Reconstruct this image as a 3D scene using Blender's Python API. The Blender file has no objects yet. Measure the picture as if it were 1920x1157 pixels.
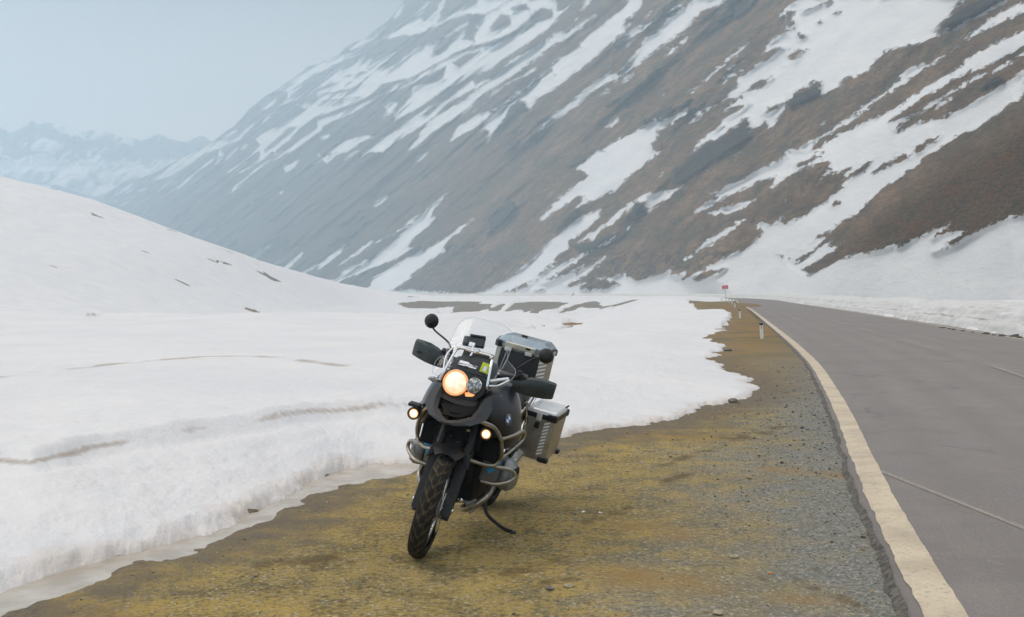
import bpy, bmesh, math, random
import numpy as np
from mathutils import Vector, Matrix
from mathutils.bvhtree import BVHTree

# ------------------------------------------------------------------ camera, sky, sun, exposure
scene = bpy.context.scene
COL = scene.collection
F = 1900.0; U0 = 960.0; V0 = 548.0; HC = 1.6        # focal length, principal column, horizon row (photo pixels); eye height
cam_d = bpy.data.cameras.new("camera")
cam_d.sensor_width = 36.0
cam_d.lens = 36.0 * F / 1920.0
cam_d.shift_y = -(1157 / 2 - V0) / 1920.0
cam_d.clip_start = 0.05
cam_d.clip_end = 12000
cam = bpy.data.objects.new("camera", cam_d); COL.objects.link(cam)
cam.location = (0, 0, HC); cam.rotation_euler = (math.radians(90), 0, 0)
scene.camera = cam
scene.view_settings.view_transform = 'Standard'
scene.view_settings.look = 'None'
scene.view_settings.exposure = 0.17
scene.view_settings.gamma = 1.0
scene.cycles.use_denoising = True
scene.cycles.volume_bounces = 4
scene.cycles.max_bounces = 8
scene.cycles.transparent_max_bounces = 16
scene.cycles.sample_clamp_indirect = 6.0

SUN_EL, SUN_AZ = math.radians(52), math.radians(-95)     # azimuth from +Y towards +X
world = bpy.data.worlds.new("World"); scene.world = world; world.use_nodes = True
wt = world.node_tree; wt.nodes.clear()
def wn(t, **k):
    n = wt.nodes.new(t)
    for a, b in k.items(): setattr(n, a, b)
    return n
out = wn('ShaderNodeOutputWorld'); bg = wn('ShaderNodeBackground')
sky = wn('ShaderNodeTexSky', sky_type='NISHITA', sun_disc=False)
sky.sun_elevation = SUN_EL; sky.sun_rotation = SUN_AZ
skm = wn('ShaderNodeVectorMath', operation='SCALE'); skm.inputs['Scale'].default_value = 0.07
wt.links.new(sky.outputs[0], skm.inputs[0])
tc = wn('ShaderNodeTexCoord'); sep = wn('ShaderNodeSeparateXYZ')
wt.links.new(tc.outputs['Generated'], sep.inputs[0])
ramp = wn('ShaderNodeValToRGB')                           # overcast: cloud brightness by height
cr = ramp.color_ramp
cr.elements[0].position = 0.0; cr.elements[0].color = (2.4, 1.75, 1.35, 1)
cr.elements[1].position = 1.0; cr.elements[1].color = (1.92, 1.66, 1.52, 1)
for p, c in ((0.07, (2.5, 1.80, 1.40)), (0.16, (1.7, 1.25, 1.0)), (0.28, (0.34, 0.29, 0.28)), (0.45, (1.04, 0.92, 0.88)), (0.7, (1.57, 1.38, 1.28))):
    e = cr.elements.new(p); e.color = (*c, 1)
wt.links.new(sep.outputs['Z'], ramp.inputs[0])
mp = wn('ShaderNodeMapping'); mp.inputs['Scale'].default_value = (1.3, 1.3, 4.0)
wt.links.new(tc.outputs['Generated'], mp.inputs[0])
cn = wn('ShaderNodeTexNoise'); cn.inputs['Scale'].default_value = 1.6; cn.inputs['Detail'].default_value = 4
wt.links.new(mp.outputs[0], cn.inputs['Vector'])
cmr = wn('ShaderNodeMapRange'); cmr.inputs[1].default_value = 0.3; cmr.inputs[2].default_value = 0.7
cmr.inputs[3].default_value = 0.88; cmr.inputs[4].default_value = 1.10
wt.links.new(cn.outputs[0], cmr.inputs[0])
cs = wn('ShaderNodeVectorMath', operation='SCALE')
wt.links.new(ramp.outputs[0], cs.inputs[0]); wt.links.new(cmr.outputs[0], cs.inputs['Scale'])
mx = wn('ShaderNodeMix', data_type='RGBA'); mx.inputs[0].default_value = 0.88
wt.links.new(skm.outputs[0], mx.inputs[6]); wt.links.new(cs.outputs[0], mx.inputs[7])
wt.links.new(mx.outputs[2], bg.inputs[0]); bg.inputs[1].default_value = 0.84
wt.links.new(bg.outputs[0], out.inputs[0])

sd_ = bpy.data.lights.new("sun", 'SUN'); sd_.energy = 1.3; sd_.angle = math.radians(25); sd_.color = (1.0, 0.89, 0.74)
sun = bpy.data.objects.new("sun", sd_); COL.objects.link(sun)
_d = Vector((math.sin(SUN_AZ) * math.cos(SUN_EL), math.cos(SUN_AZ) * math.cos(SUN_EL), math.sin(SUN_EL)))
sun.rotation_euler = _d.to_track_quat('Z', 'Y').to_euler(); sun.location = (0, 0, 50)

# ------------------------------------------------------------------ helpers
def tag(o, label=None, cat=None, group=None, kind=None):
    if label: o["label"] = label
    if cat: o["category"] = cat
    if group: o["group"] = group
    if kind: o["kind"] = kind
    return o

def sstep(a, b, x):
    t = np.clip((x - a) / (b - a), 0, 1); return t * t * (3 - 2 * t)

def _hash(ix, iy, seed):
    n = (ix.astype(np.int64) * 374761393 + iy.astype(np.int64) * 668265263 + seed * 974634777) & 0xffffffff
    n = ((n ^ (n >> 13)) * 1274126177) & 0xffffffff
    n = (n ^ (n >> 16)) & 0xffffffff
    return n.astype(np.float64) / 4294967295.0
def vnoise(x, y, seed=0):
    x = np.asarray(x, float); y = np.asarray(y, float)
    ix = np.floor(x); iy = np.floor(y); fx = x - ix; fy = y - iy
    fx = fx * fx * fx * (fx * (fx * 6 - 15) + 10); fy = fy * fy * fy * (fy * (fy * 6 - 15) + 10)
    a = _hash(ix, iy, seed); b = _hash(ix + 1, iy, seed); c = _hash(ix, iy + 1, seed); d = _hash(ix + 1, iy + 1, seed)
    return (a + (b - a) * fx) * (1 - fy) + (c + (d - c) * fx) * fy
def fbm(x, y, seed=0, octv=4, rough=0.5):
    s = 0; a = 1; t = 0
    for o in range(octv):
        s = s + a * vnoise(x * 2 ** o + 17.3 * o, y * 2 ** o - 9.1 * o, seed + o); t += a; a *= rough
    return s / t

def poly_sdf(px, py, poly):
    """signed distance, positive inside"""
    P = np.asarray(poly, float); Q = np.roll(P, -1, axis=0)
    d2 = np.full(px.shape, 1e18); ins = np.zeros(px.shape, bool)
    for (ax, ay), (bx, by) in zip(P, Q):
        ex, ey = bx - ax, by - ay; L = ex * ex + ey * ey
        if L < 1e-12: continue
        wx = px - ax; wy = py - ay
        t = np.clip((wx * ex + wy * ey) / L, 0, 1)
        dx = wx - t * ex; dy = wy - t * ey
        d2 = np.minimum(d2, dx * dx + dy * dy)
        c = ((ay > py) != (by > py))
        if abs(ey) > 1e-12:
            ins ^= c & (px < ex * (py - ay) / ey + ax)
    d = np.sqrt(d2)
    return np.where(ins, d, -d)
def line_dist(px, py, pts):
    d2 = np.full(px.shape, 1e18)
    for (ax, ay), (bx, by) in zip(pts[:-1], pts[1:]):
        ex, ey = bx - ax, by - ay; L = ex * ex + ey * ey + 1e-12
        t = np.clip(((px - ax) * ex + (py - ay) * ey) / L, 0, 1)
        dx = px - ax - t * ex; dy = py - ay - t * ey
        d2 = np.minimum(d2, dx * dx + dy * dy)
    return np.sqrt(d2)
def catmull(pts, n=8):
    P = [np.array(p, float) for p in pts]
    P = [2 * P[0] - P[1]] + P + [2 * P[-1] - P[-2]]
    out_ = []
    for i in range(1, len(P) - 2):
        for k in range(n):
            t = k / n; p0, p1, p2, p3 = P[i - 1], P[i], P[i + 1], P[i + 2]
            out_.append(0.5 * (2 * p1 + (p2 - p0) * t + (2 * p0 - 5 * p1 + 4 * p2 - p3) * t * t + (3 * p1 - p0 - 3 * p2 + p3) * t ** 3))
    out_.append(P[-2]); return np.array(out_)

def np_mesh(name, co, faces, mat=None, smooth=True, attrs=None, uv=None):
    me = bpy.data.meshes.new(name)
    co = np.ascontiguousarray(co, np.float32); faces = np.ascontiguousarray(faces, np.int32)
    nf, k = faces.shape
    me.vertices.add(len(co)); me.vertices.foreach_set("co", co.ravel())
    me.loops.add(nf * k); me.loops.foreach_set("vertex_index", faces.ravel())
    me.polygons.add(nf); me.polygons.foreach_set("loop_start", np.arange(0, nf * k, k, dtype=np.int32))
    me.update(calc_edges=True)
    me.polygons.foreach_set("use_smooth", np.full(nf, smooth, bool))
    for an, av in (attrs or {}).items():
        av = np.asarray(av, np.float32)
        if av.ndim == 1:
            a = me.attributes.new(an, 'FLOAT', 'POINT'); a.data.foreach_set("value", av)
        else:
            a = me.attributes.new(an, 'FLOAT_VECTOR', 'POINT'); a.data.foreach_set("vector", av.ravel())
    if mat: me.materials.append(mat)
    me.validate()
    o = bpy.data.objects.new(name, me); COL.objects.link(o)
    return o
def grid_faces(nr, nc, wrap=False):
    idx = np.arange(nr * nc).reshape(nr, nc)
    if wrap: idx = np.concatenate([idx, idx[:, :1]], axis=1)
    return np.stack([idx[:-1, :-1], idx[:-1, 1:], idx[1:, 1:], idx[1:, :-1]], -1).reshape(-1, 4)
def compact(co, faces, attrs):
    used = np.unique(faces); remap = np.full(len(co), -1); remap[used] = np.arange(len(used))
    return co[used], remap[faces], {k: v[used] for k, v in attrs.items()}

# node material helper
class NM:
    def __init__(s, name):
        s.m = bpy.data.materials.new(name); s.m.use_nodes = True; s.t = s.m.node_tree
        s.b = s.t.nodes['Principled BSDF']; s.o = s.t.nodes['Material Output']
    def n(s, typ, ins=None, **k):
        nd = s.t.nodes.new(typ)
        for a, b in k.items(): setattr(nd, a, b)
        for i, v in (ins or {}).items():
            if isinstance(v, bpy.types.NodeSocket): s.t.links.new(v, nd.inputs[i])
            else: nd.inputs[i].default_value = v
        return nd
    def attr(s, name): return s.n('ShaderNodeAttribute', attribute_name=name)
    def noise(s, vec, scale, detail=4, rough=0.55, dist=0.0):
        return s.n('ShaderNodeTexNoise', {'Vector': vec, 'Scale': scale, 'Detail': detail, 'Roughness': rough, 'Distortion': dist}).outputs[0]
    def mapr(s, v, a, b, c=0.0, d=1.0):
        return s.n('ShaderNodeMapRange', {0: v, 1: a, 2: b, 3: c, 4: d}).outputs[0]
    def mix(s, f, a, b):
        nd = s.n('ShaderNodeMix', data_type='RGBA')
        for i, v in ((0, f), (6, a), (7, b)):
            if isinstance(v, bpy.types.NodeSocket): s.t.links.new(v, nd.inputs[i])
            else: nd.inputs[i].default_value = v if i == 0 else (*v, 1)
        return nd.outputs[2]
    def math(s, op, a, b=0.0, c=None):
        nd = s.n('ShaderNodeMath', {0: a, 1: b}, operation=op)
        if c is not None:
            if isinstance(c, bpy.types.NodeSocket): s.t.links.new(c, nd.inputs[2])
            else: nd.inputs[2].default_value = c
        return nd.outputs[0]
    def mapping(s, vec, scale, rot=(0, 0, 0)):
        return s.n('ShaderNodeMapping', {'Vector': vec, 'Scale': scale, 'Rotation': rot}).outputs[0]
    def set(s, **k):
        for a, v in k.items():
            a = {'base': 'Base Color', 'rough': 'Roughness', 'metal': 'Metallic', 'spec': 'Specular IOR Level', 'normal': 'Normal',
                 'coat': 'Coat Weight', 'trans': 'Transmission Weight', 'emc': 'Emission Color', 'ems': 'Emission Strength', 'alpha': 'Alpha', 'ior': 'IOR'}[a]
            if isinstance(v, bpy.types.NodeSocket): s.t.links.new(v, s.b.inputs[a])
            else: s.b.inputs[a].default_value = (*v, 1) if isinstance(v, tuple) and len(v) == 3 else v
        return s
    def bump(s, h, strength=0.5, dist=0.1, prev=None):
        nd = s.n('ShaderNodeBump', {'Height': h, 'Strength': strength, 'Distance': dist})
        if prev is not None: s.t.links.new(prev, nd.inputs['Normal'])
        s.t.links.new(nd.outputs[0], s.b.inputs['Normal']); return nd.outputs[0]
    def geo(s): return s.n('ShaderNodeNewGeometry').outputs['Position']

# ------------------------------------------------------------------ the lie of the land
def lin_interp(x, xs, ys): return np.interp(x, xs, ys)
MELT_UP = [(-100, 1150), (0, 1096), (100, 1062), (200, 1035), (330, 1002), (420, 976), (470, 946), (530, 922), (620, 876), (700, 856), (785, 858)]
MELT_LO = [(-100, 1200), (0, 1150), (120, 1106), (250, 1052), (330, 1041), (470, 986), (510, 966), (600, 916), (690, 900), (770, 884), (800, 866)]
def pix0(u, v, z=0.0):
    y = (HC - z) * F / (v - V0); return ((u - U0) / F * y, y)
def base_z(X, Y):
    X = np.asarray(X, float); Y = np.asarray(Y, float)
    # left hill
    x = -X
    R = lin_interp(x, [-1e4, 22, 34, 45, 58, 74, 104, 126, 180, 260, 400, 4000], [0, 0, .55, 2.45, 6.7, 13.2, 24.3, 30, 45, 60, 75, 90])
    g = np.where(Y < 250, np.clip(Y / 250, 0, 1) ** 1.2, np.clip(1 - (Y - 250) / 260, 0.0, 1))
    g = np.where((Y > 0), g, 0)
    z = R * g
    # hollow of the stream between lay-by and far road
    b = sstep(45, 190, Y) * (1 - sstep(296, 350, Y)) * sstep(-75, -35, X) * (1 - sstep(2 + 0.055 * Y, 16 + 0.075 * Y, X))
    z = z - 5.2 * b
    # the road ledge shoulder keeps level ground; far back valley falls away a little
    z = z - 3.0 * sstep(430, 800, Y) 
    # soft swell of the snow hump left of the road
    z = z + 0.55 * np.exp(-((X - 22) / 7.0) ** 2 - ((Y - 150) / 28.0) ** 2)
    und = (fbm(X * 0.6, Y * 0.6, 5, 3) - 0.5) * 0.035
    z = z + und * sstep(1.2, 3.0, np.hypot(X + 0.35, Y - 6.8))
    if X.size > 1000:
        k = (Y > 2) & (Y < 13) & (X < 1)
        kx, ky = X[k], Y[k]
        b_ = poly_sdf(kx, ky, [pix0(*p_) for p_ in MELT_UP] + [pix0(*p_) for p_ in MELT_LO[::-1]])
        z[k] -= .050 * sstep(-.06, .10, b_ + (fbm(kx * 4, ky * 4, 3, 4) - .5) * .28)
    return z
def pixbase(u, v, lo=20.0, hi=420.0):
    ys = np.linspace(lo, hi, 4000); xs = (u - U0) / F * ys
    dz = (HC - (v - V0) / F * ys) - base_z(xs, ys)
    k = np.where(dz < 0)[0]
    k = k[0] if len(k) else len(ys) - 1
    return (xs[k], ys[k])

road_pts = [(-9.5, -40), (-4.4, -20), (-1.75, -10), (.82, 0), (2.12, 5), (2.93, 8.17), (5.0, 15.8), (7.5, 26), (12.5, 49), (22.3, 95), (33.5, 150),
            (44, 200), (51, 245), (53, 290), (47, 330), (32, 355), (8, 368), (-30, 382), (-70, 402), (-130, 445), (-220, 540)]
RL = catmull(road_pts, 14)
RT = np.gradient(RL, axis=0); RT /= np.linalg.norm(RT, axis=1)[:, None]
RN = np.stack([RT[:, 1], -RT[:, 0]], 1)                # to the right of travel
ROADW = 7.7
def road_z(i): return 0.03
CL = RL + RN * (ROADW / 2)

snow_edge_px = [(-100, 1165), (0, 1108), (100, 1072), (200, 1045), (330, 1012), (420, 986), (470, 955), (530, 932), (620, 886), (700, 866), (775, 868),
                (850, 860), (960, 838), (1060, 820), (1180, 800), (1260, 785), (1340, 760), (1400, 748), (1412, 728), (1400, 708), (1370, 695),
                (1328, 674), (1350, 655), (1352, 640), (1362, 600), (1370, 588), (1355, 580), (1310, 576), (1285, 568)]
gpoly = [(-9, -40), (-7, -6), (-4.4, 2.2)] + [pix0(u, v) for u, v in snow_edge_px] + [(36, 176), (50, 208)]
for i in range(len(RL) - 1, -1, -1):
    if RL[i, 1] < 205 and i < 11 * 14: gpoly.append(tuple(RL[i] + RN[i] * 4))
bare_px = [
 [(745, 568), (790, 564), (860, 566), (905, 566), (890, 571), (850, 573), (810, 579), (770, 577)],
 [(845, 588), (865, 573), (890, 569), (925, 570), (915, 577), (900, 583), (880, 591)],
 [(905, 592), (920, 580), (935, 571), (950, 570), (942, 577), (925, 588)],
 [(947, 583), (965, 568), (1000, 566), (1070, 567), (1040, 577), (1010, 583), (990, 592), (1000, 578), (985, 585), (980, 580)],
 [(1045, 588), (1075, 573), (1110, 566), (1190, 563), (1180, 569), (1130, 577), (1090, 575)],
 [(1015, 630), (1050, 622), (1090, 606), (1060, 620), (1030, 631)], [(970, 630), (1005, 617), (1030, 611), (1000, 624)],
 [(1055, 610), (1080, 603), (1070, 610)], [(728, 679), (760, 675), (805, 673), (790, 681), (750, 682)],
 [(174, 404.5), (182, 405), (190, 408), (182, 407)], [(395, 487.5), (415, 491), (437, 498), (415, 493)],
 [(168, 608), (182, 609), (180, 612)]]
bare = []
for pl in bare_px:
    q = [pixbase(u, v, 30, 345) for u, v in pl]
    bare.append(q)
crease = [pix0(u, v, .40) for u, v in [(-900, 1010), (-500, 930), (-150, 872), (0, 853), (60, 858), (130, 842), (200, 826), (330, 806), (400, 795), (520, 778), (600, 766), (700, 755), (770, 750), (840, 746), (1000, 729), (1200, 702)]]
dirt2 = [pix0(u, v, .55) for u, v in [(-300, 735), (-100, 705), (0, 692), (100, 682), (250, 667), (400, 658), (480, 657), (560, 663), (640, 672)]]
cpoly = crease + [(20, 60), (-60, 60), (-60, 4)]

# shared polar-style grid, fine where the photograph looks, coarse all round
az = np.concatenate([np.radians(np.arange(-40, 40.01, 0.085)), np.radians(np.arange(43, 318, 4.0))])
vv = np.concatenate([np.arange(1500, 1000, -3.0), np.arange(1000, 600, -2.0), np.arange(600, 580, -1.0)])
rr = np.concatenate([[0.25, 0.7, 1.3, 2.0, 2.6], HC * F / (vv - V0), np.arange(97, 460, 2.4), 460 * 1.05 ** np.arange(1, 46)])
rr = np.sort(rr[(rr < 4000)])
AZ, RR = np.meshgrid(az, rr)
front = np.abs(((AZ + np.pi) % (2 * np.pi)) - np.pi) < np.radians(42)
# depth-style radius in front so rows follow level lines of sight
RD = np.where(front, RR / np.maximum(np.cos(AZ), 0.5), RR)
GX = RD * np.sin(AZ); GY = RD * np.cos(AZ)
X = GX.ravel(); Y = GY.ravel()
BZ = base_z(X, Y)
# snow field: positive where snow lies
near = np.hypot(X, Y) < 420
jit = (fbm(X * 0.9, Y * 0.9, 11, 4) - 0.5) * np.clip(Y * 0.028, 0.16, 0.9) * (1 - .8 * sstep(-15, -30, X)) + (fbm(X * 5, Y * 5, 31, 5, .7) - 0.5) * np.clip(Y * .03, .12, .34) * (1 - .6 * sstep(60, 120, Y))
sd = np.full(X.shape, 9.0)
sg = -poly_sdf(X[near], Y[near], gpoly)
sr = line_dist(X[near], Y[near], CL[::2]) - (ROADW / 2 + 0.35)
s_all = np.minimum(sg, sr)
for q in bare:
    q = np.array(q); m = 25
    xn, yn = X[near], Y[near]
    k = (xn > q[:, 0].min() - m) & (xn < q[:, 0].max() + m) & (yn > q[:, 1].min() - m) & (yn < q[:, 1].max() + m)
    s_all[k] = np.minimum(s_all[k], -poly_sdf(xn[k], yn[k], q))
sd[near] = np.minimum(s_all, 9)
fr = ~near
sd[fr] = np.minimum(9, line_dist(X[fr], Y[fr], CL[::3]) - ROADW / 2 - .35)
sdj = sd + jit
dcr = line_dist(X, Y, crease); beyond = poly_sdf(X, Y, cpoly)
left = sstep(0.6, -1.2, X) * (Y > 0)
r = np.where(beyond > 0, 1.0, np.clip(sdj, 0, None) / (np.clip(sdj, 0, None) + dcr + 1e-6))
lump = (fbm(X * 2.2, Y * 2.2, 71, 4, .55) - 0.5)
tL = 0.05 * (1 - np.exp(-np.clip(sdj, 0, None) / 0.05)) + 0.33 * r ** 1.3 + 0.06 * sstep(0, 0.14, beyond + lump * .03) - .05 * np.exp(-((beyond + .12) / .12) ** 2) + lump * 0.085 * sstep(0, .5, sdj) * (1 - sstep(0, 3, beyond) * .7)
tR = 0.055 * (1 - np.exp(-np.clip(sdj, 0, None) / 0.07)) + 0.22 * sstep(0, 2.4, sdj) + lump * .05
th = np.where(sdj > 0, tR + (tL - tR) * left * (Y < 60), -0.35 * np.clip(-sdj / 0.25, 0, 1) - 0.004)
SZ = BZ + th + (sdj > 0) * (fbm(X * .12, Y * .12, 91, 3) - .5) * sstep(12, 60, Y) * .8
dl = (fbm(X * 1.6, Y * 1.6, 41, 3))
dirt = np.exp(-((beyond - 0.01) / np.clip(.010 * Y * .45, .028, .12)) ** 2) * left * np.clip(dl * 2.6 - .50, 0, 1)
d2 = line_dist(X, Y, dirt2)
dirt = np.maximum(dirt, np.exp(-(d2 / .20) ** 2) * np.clip(dl * 3.0 - .40, 0, 1))

faces = grid_faces(len(rr), len(az), wrap=True)
road_d = line_dist(X, Y, RL[::2])
def stain_of(segs):
    v_ = np.zeros(X.shape)
    for w_, pts in segs:
        pw = [pix0(*p_) for p_ in pts]
        v_ = np.maximum(v_, np.exp(-(line_dist(X, Y, pw) / w_) ** 2))
    return v_
dark_stain = stain_of([(.10, [(820, 1118), (880, 1100), (960, 1075), (1040, 1052)]), (.07, [(1010, 1098), (1075, 1088)]), (.08, [(1095, 982), (1140, 968), (1185, 952)]), (.22, [(1380, 822), (1420, 812), (1470, 800)]),
    (.10, [(1250, 872), (1300, 850), (1350, 838)]), (.07, [(1240, 905), (1290, 890)]), (.06, [(1500, 1090), (1560, 1115), (1640, 1150)]), (.05, [(1380, 1070), (1430, 1085)]), (.12, [(500, 1060), (620, 1045)])])
ochre = stain_of([(.35, [(1345, 660), (1390, 700)]), (.30, [(1440, 715), (1465, 725)]), (.30, [(1400, 740), (1460, 722)]), (.35, [(1180, 812), (1300, 790), (1390, 760)]), (.25, [(1180, 985), (1260, 1000)]), (.25, [(1450, 880), (1560, 890)]), (.3, [(1200, 1085), (1290, 1095)]), (.2, [(1480, 1120), (1540, 1125)])])
ground_attr = {'snowd': sdj, 'roadd': road_d, 'stain': dark_stain, 'ochre': ochre}
# ------------------------------------------------------------------ ground material
g = NM("gravel_earth"); P = g.geo()
n1 = g.noise(P, 0.55, 5, .6); n2 = g.noise(P, 3.2, 5, .65); n3 = g.noise(P, 26, 3, .7); n4 = g.noise(P, 90, 3, .7)
vor = g.n('ShaderNodeTexVoronoi', {'Vector': P, 'Scale': 62.0}); vsep = g.n('ShaderNodeSeparateColor', {0: vor.outputs['Color']})
vor2 = g.n('ShaderNodeTexVoronoi', {'Vector': P, 'Scale': 21.0})
rd = g.attr('roadd').outputs['Fac']; sn = g.attr('snowd').outputs['Fac']
c = g.mix(g.mapr(n2, .35, .65), (0.355, 0.262, 0.092), (0.265, 0.203, 0.082))
c = g.mix(g.mapr(n1, .45, .62), c, (0.40, 0.285, 0.085))
c = g.mix(g.mapr(n4, .52, .66, 0, .6), c, (0.12, 0.10, 0.05))
c = g.mix(g.mapr(g.math('ADD', n3, g.math('MULTIPLY', n2, .6)), .74, .98), c, (0.105, 0.088, 0.048))
# grey chippings towards the asphalt
gf = g.math('ADD', g.mapr(rd, 0.2, 3.4, 1.0, -0.55), g.math('MULTIPLY', g.math('SUBTRACT', n1, .5), 1.5))
gf = g.math('ADD', gf, g.math('MULTIPLY', g.math('SUBTRACT', n2, .5), 1.3))
gf = g.mapr(gf, .1, .9)
chip = g.mix(vsep.outputs[0], (0.11, 0.108, 0.095), (0.31, 0.295, 0.255))
chip = g.mix(g.mapr(n3, .4, .7), chip, (0.15, 0.165, 0.155))
c = g.mix(gf, c, chip)
# individual chips everywhere
spk = g.math('MULTIPLY', g.mapr(vsep.outputs[1], .80, .84), g.mapr(n4, .42, .55))
c = g.mix(spk, c, g.mix(vsep.outputs[2], (0.10, .09, .07), (.46, .42, .33)))
# broad worn patches: ochre and dark brown
orange = g.mapr(g.noise(g.mapping(P, (.5, .5, .5)), 1.0, 3, .5), .56, .68)
c = g.mix(g.math('MULTIPLY', orange, .5), c, (0.27, 0.165, 0.05))
c = g.mix(g.mapr(g.math('ADD', g.attr('ochre').outputs['Fac'], g.math('MULTIPLY', g.math('SUBTRACT', n2, .5), 3.2)), .45, 1.3, 0, .65), c, g.mix(n3, (0.24, 0.13, 0.035), (0.36, 0.24, 0.09)))
c = g.mix(g.mapr(g.math('ADD', g.attr('stain').outputs['Fac'], g.math('MULTIPLY', g.math('SUBTRACT', n2, .5), 4.2)), .45, 1.3, 0, .75), c, g.mix(n3, (0.055, 0.036, 0.014), (0.17, 0.115, 0.045)))
# wet, darker earth along the melting snow
wet = g.math('ADD', g.mapr(sn, -1.5, -0.15, 0, 1), g.math('MULTIPLY', g.math('SUBTRACT', n2, .5), 1.2))
wet = g.mapr(wet, .35, .95)
wet = g.math('MULTIPLY', wet, .9)
c = g.mix(wet, c, g.mix(g.mapr(n3, .3, .7), (0.085, 0.072, 0.055), (0.19, 0.155, 0.11)))
# brown turf far off on the banks
far = g.n('ShaderNodeSeparateXYZ', {0: P}); ff = g.mapr(far.outputs[1], 14, 34)
c = g.mix(ff, c, g.mix(g.mapr(g.noise(P, .5, 4, .6), .4, .62), (0.255, 0.165, 0.068), (0.155, 0.13, 0.078)))
ff2 = g.mapr(far.outputs[1], 120, 250)
c = g.mix(ff2, c, (0.19, 0.165, 0.125))
g.set(base=c, rough=g.mapr(wet, 0, 1, .95, .65), spec=.12)
h = g.math('ADD', g.math('MULTIPLY', n3, .7), g.math('MULTIPLY', g.math('SUBTRACT', 1.0, vor.outputs['Distance']), .35))
nb = g.bump(h, .7, .016)
g.bump(n2, .6, .05, nb)

go = np_mesh("ground", np.stack([X, Y, BZ - .0], 1), faces, g.m, True, ground_attr)
tag(go, kind="structure")

# ------------------------------------------------------------------ snow
s = NM("snow"); P = s.geo()
dn = s.attr('dirt').outputs['Fac']; sn = s.attr('snowd').outputs['Fac']
a1 = s.noise(P, .35, 4, .55); a2 = s.noise(P, 2.4, 5, .6); a3 = s.noise(P, 14, 4, .6); a4 = s.noise(P, 70, 2, .6)
c = s.mix(s.mapr(a1, .35, .65), (0.665, 0.665, 0.675), (0.73, 0.72, 0.715))
c = s.mix(s.math('MULTIPLY', s.mapr(a2, .50, .70), .25), c, (0.56, 0.59, 0.62))
# brown meltwater staining near the ragged edge
ed = s.math('ADD', s.mapr(sn, 0.0, .45, 1.0, 0.0), s.math('MULTIPLY', s.math('SUBTRACT', a2, .5), 1.5))
ed = s.math('MULTIPLY', s.mapr(ed, .45, 1.1), s.mapr(s.n('ShaderNodeSeparateXYZ', {0: P}).outputs[1], 13, 30, .55, .15))
c = s.mix(ed, c, (0.55, 0.45, 0.35))
c = s.mix(s.math('MULTIPLY', s.mapr(s.noise(P, .9, 5, .7), .56, .72), .22), c, (0.64, 0.58, 0.51))
c = s.mix(s.mapr(s.math('ADD', dn, s.math('MULTIPLY', s.math('SUBTRACT', a3, .5), .9)), .35, .95, 0, .62), c, s.mix(a2, (0.14, 0.12, 0.10), (0.42, 0.29, 0.17)))
grit = s.math('MULTIPLY', s.mapr(s.noise(P, 42, 4, .75), .64, .72), s.mapr(s.noise(P, .7, 4, .6), .42, .62, .15, .8))
c = s.mix(grit, c, (0.36, 0.31, 0.25))
s.set(base=c, rough=.62, spec=.3)
h = s.math('ADD', s.math('MULTIPLY', a2, .8), s.math('ADD', s.math('MULTIPLY', a3, .28), s.math('MULTIPLY', a4, .05)))
pits = s.n('ShaderNodeTexVoronoi', {'Vector': s.mapping(P, (1, .8, 1)), 'Scale': 3.4}, feature='SMOOTH_F1').outputs['Distance']
h = s.math('ADD', h, s.math('MULTIPLY', pits, .18))
s.bump(h, .42, .14)
keep = (sdj[faces] > -0.8).any(axis=1)
co, fc, at = compact(np.stack([X, Y, SZ], 1), faces[keep], {'dirt': dirt, 'snowd': sdj})
so = np_mesh("snow_field", co, fc, s.m, True, at)
tag(so, kind="structure")

# meltwater lying between the snow and the gravel
wm = NM("meltwater"); P = wm.geo()
wc = wm.mix(wm.mapr(wm.noise(P, 3, 4, .6), .4, .65), (0.36, 0.31, 0.24), (0.50, 0.45, 0.38))
wm.set(base=wc, rough=.22, spec=.5); wm.bump(wm.noise(P, 25, 2), .05, .01)
e_up = catmull([pix0(*p_) for p_ in MELT_UP], 6); e_lo = catmull([pix0(*p_) for p_ in MELT_LO], 6)
dv_ = e_lo - e_up; dv_ /= np.linalg.norm(dv_, axis=1)[:, None] + 1e-9
e_up = e_up - dv_ * .15; e_lo = e_lo + dv_ * .16
n_ = len(e_up); co = np.concatenate([np.c_[e_up, np.full(n_, -.024)], np.c_[e_lo, np.full(n_, -.024)]])
fc = np.array([[i, i + n_, i + n_ + 1, i + 1] for i in range(n_ - 1)])
tag(np_mesh("meltwater", co, fc, wm.m), kind="structure")

# ------------------------------------------------------------------ road
def strip(name, offs, zs, i0, i1, mat, jit=None, kind="structure", attrs=None):
    n = i1 - i0; co = []
    for k, (o_, z_) in enumerate(zip(offs, zs)):
        off = np.full(n, float(o_)) if np.isscalar(o_) else o_[i0:i1]
        z = np.full(n, float(z_)) if np.isscalar(z_) else z_[i0:i1]
        p = RL[i0:i1] + RN[i0:i1] * off[:, None]
        co.append(np.c_[p, z])
    co = np.concatenate(co)
    o = np_mesh(name, co, grid_faces(len(offs), n)[:, ::-1], mat, True)
    return tag(o, kind=kind)
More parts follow.
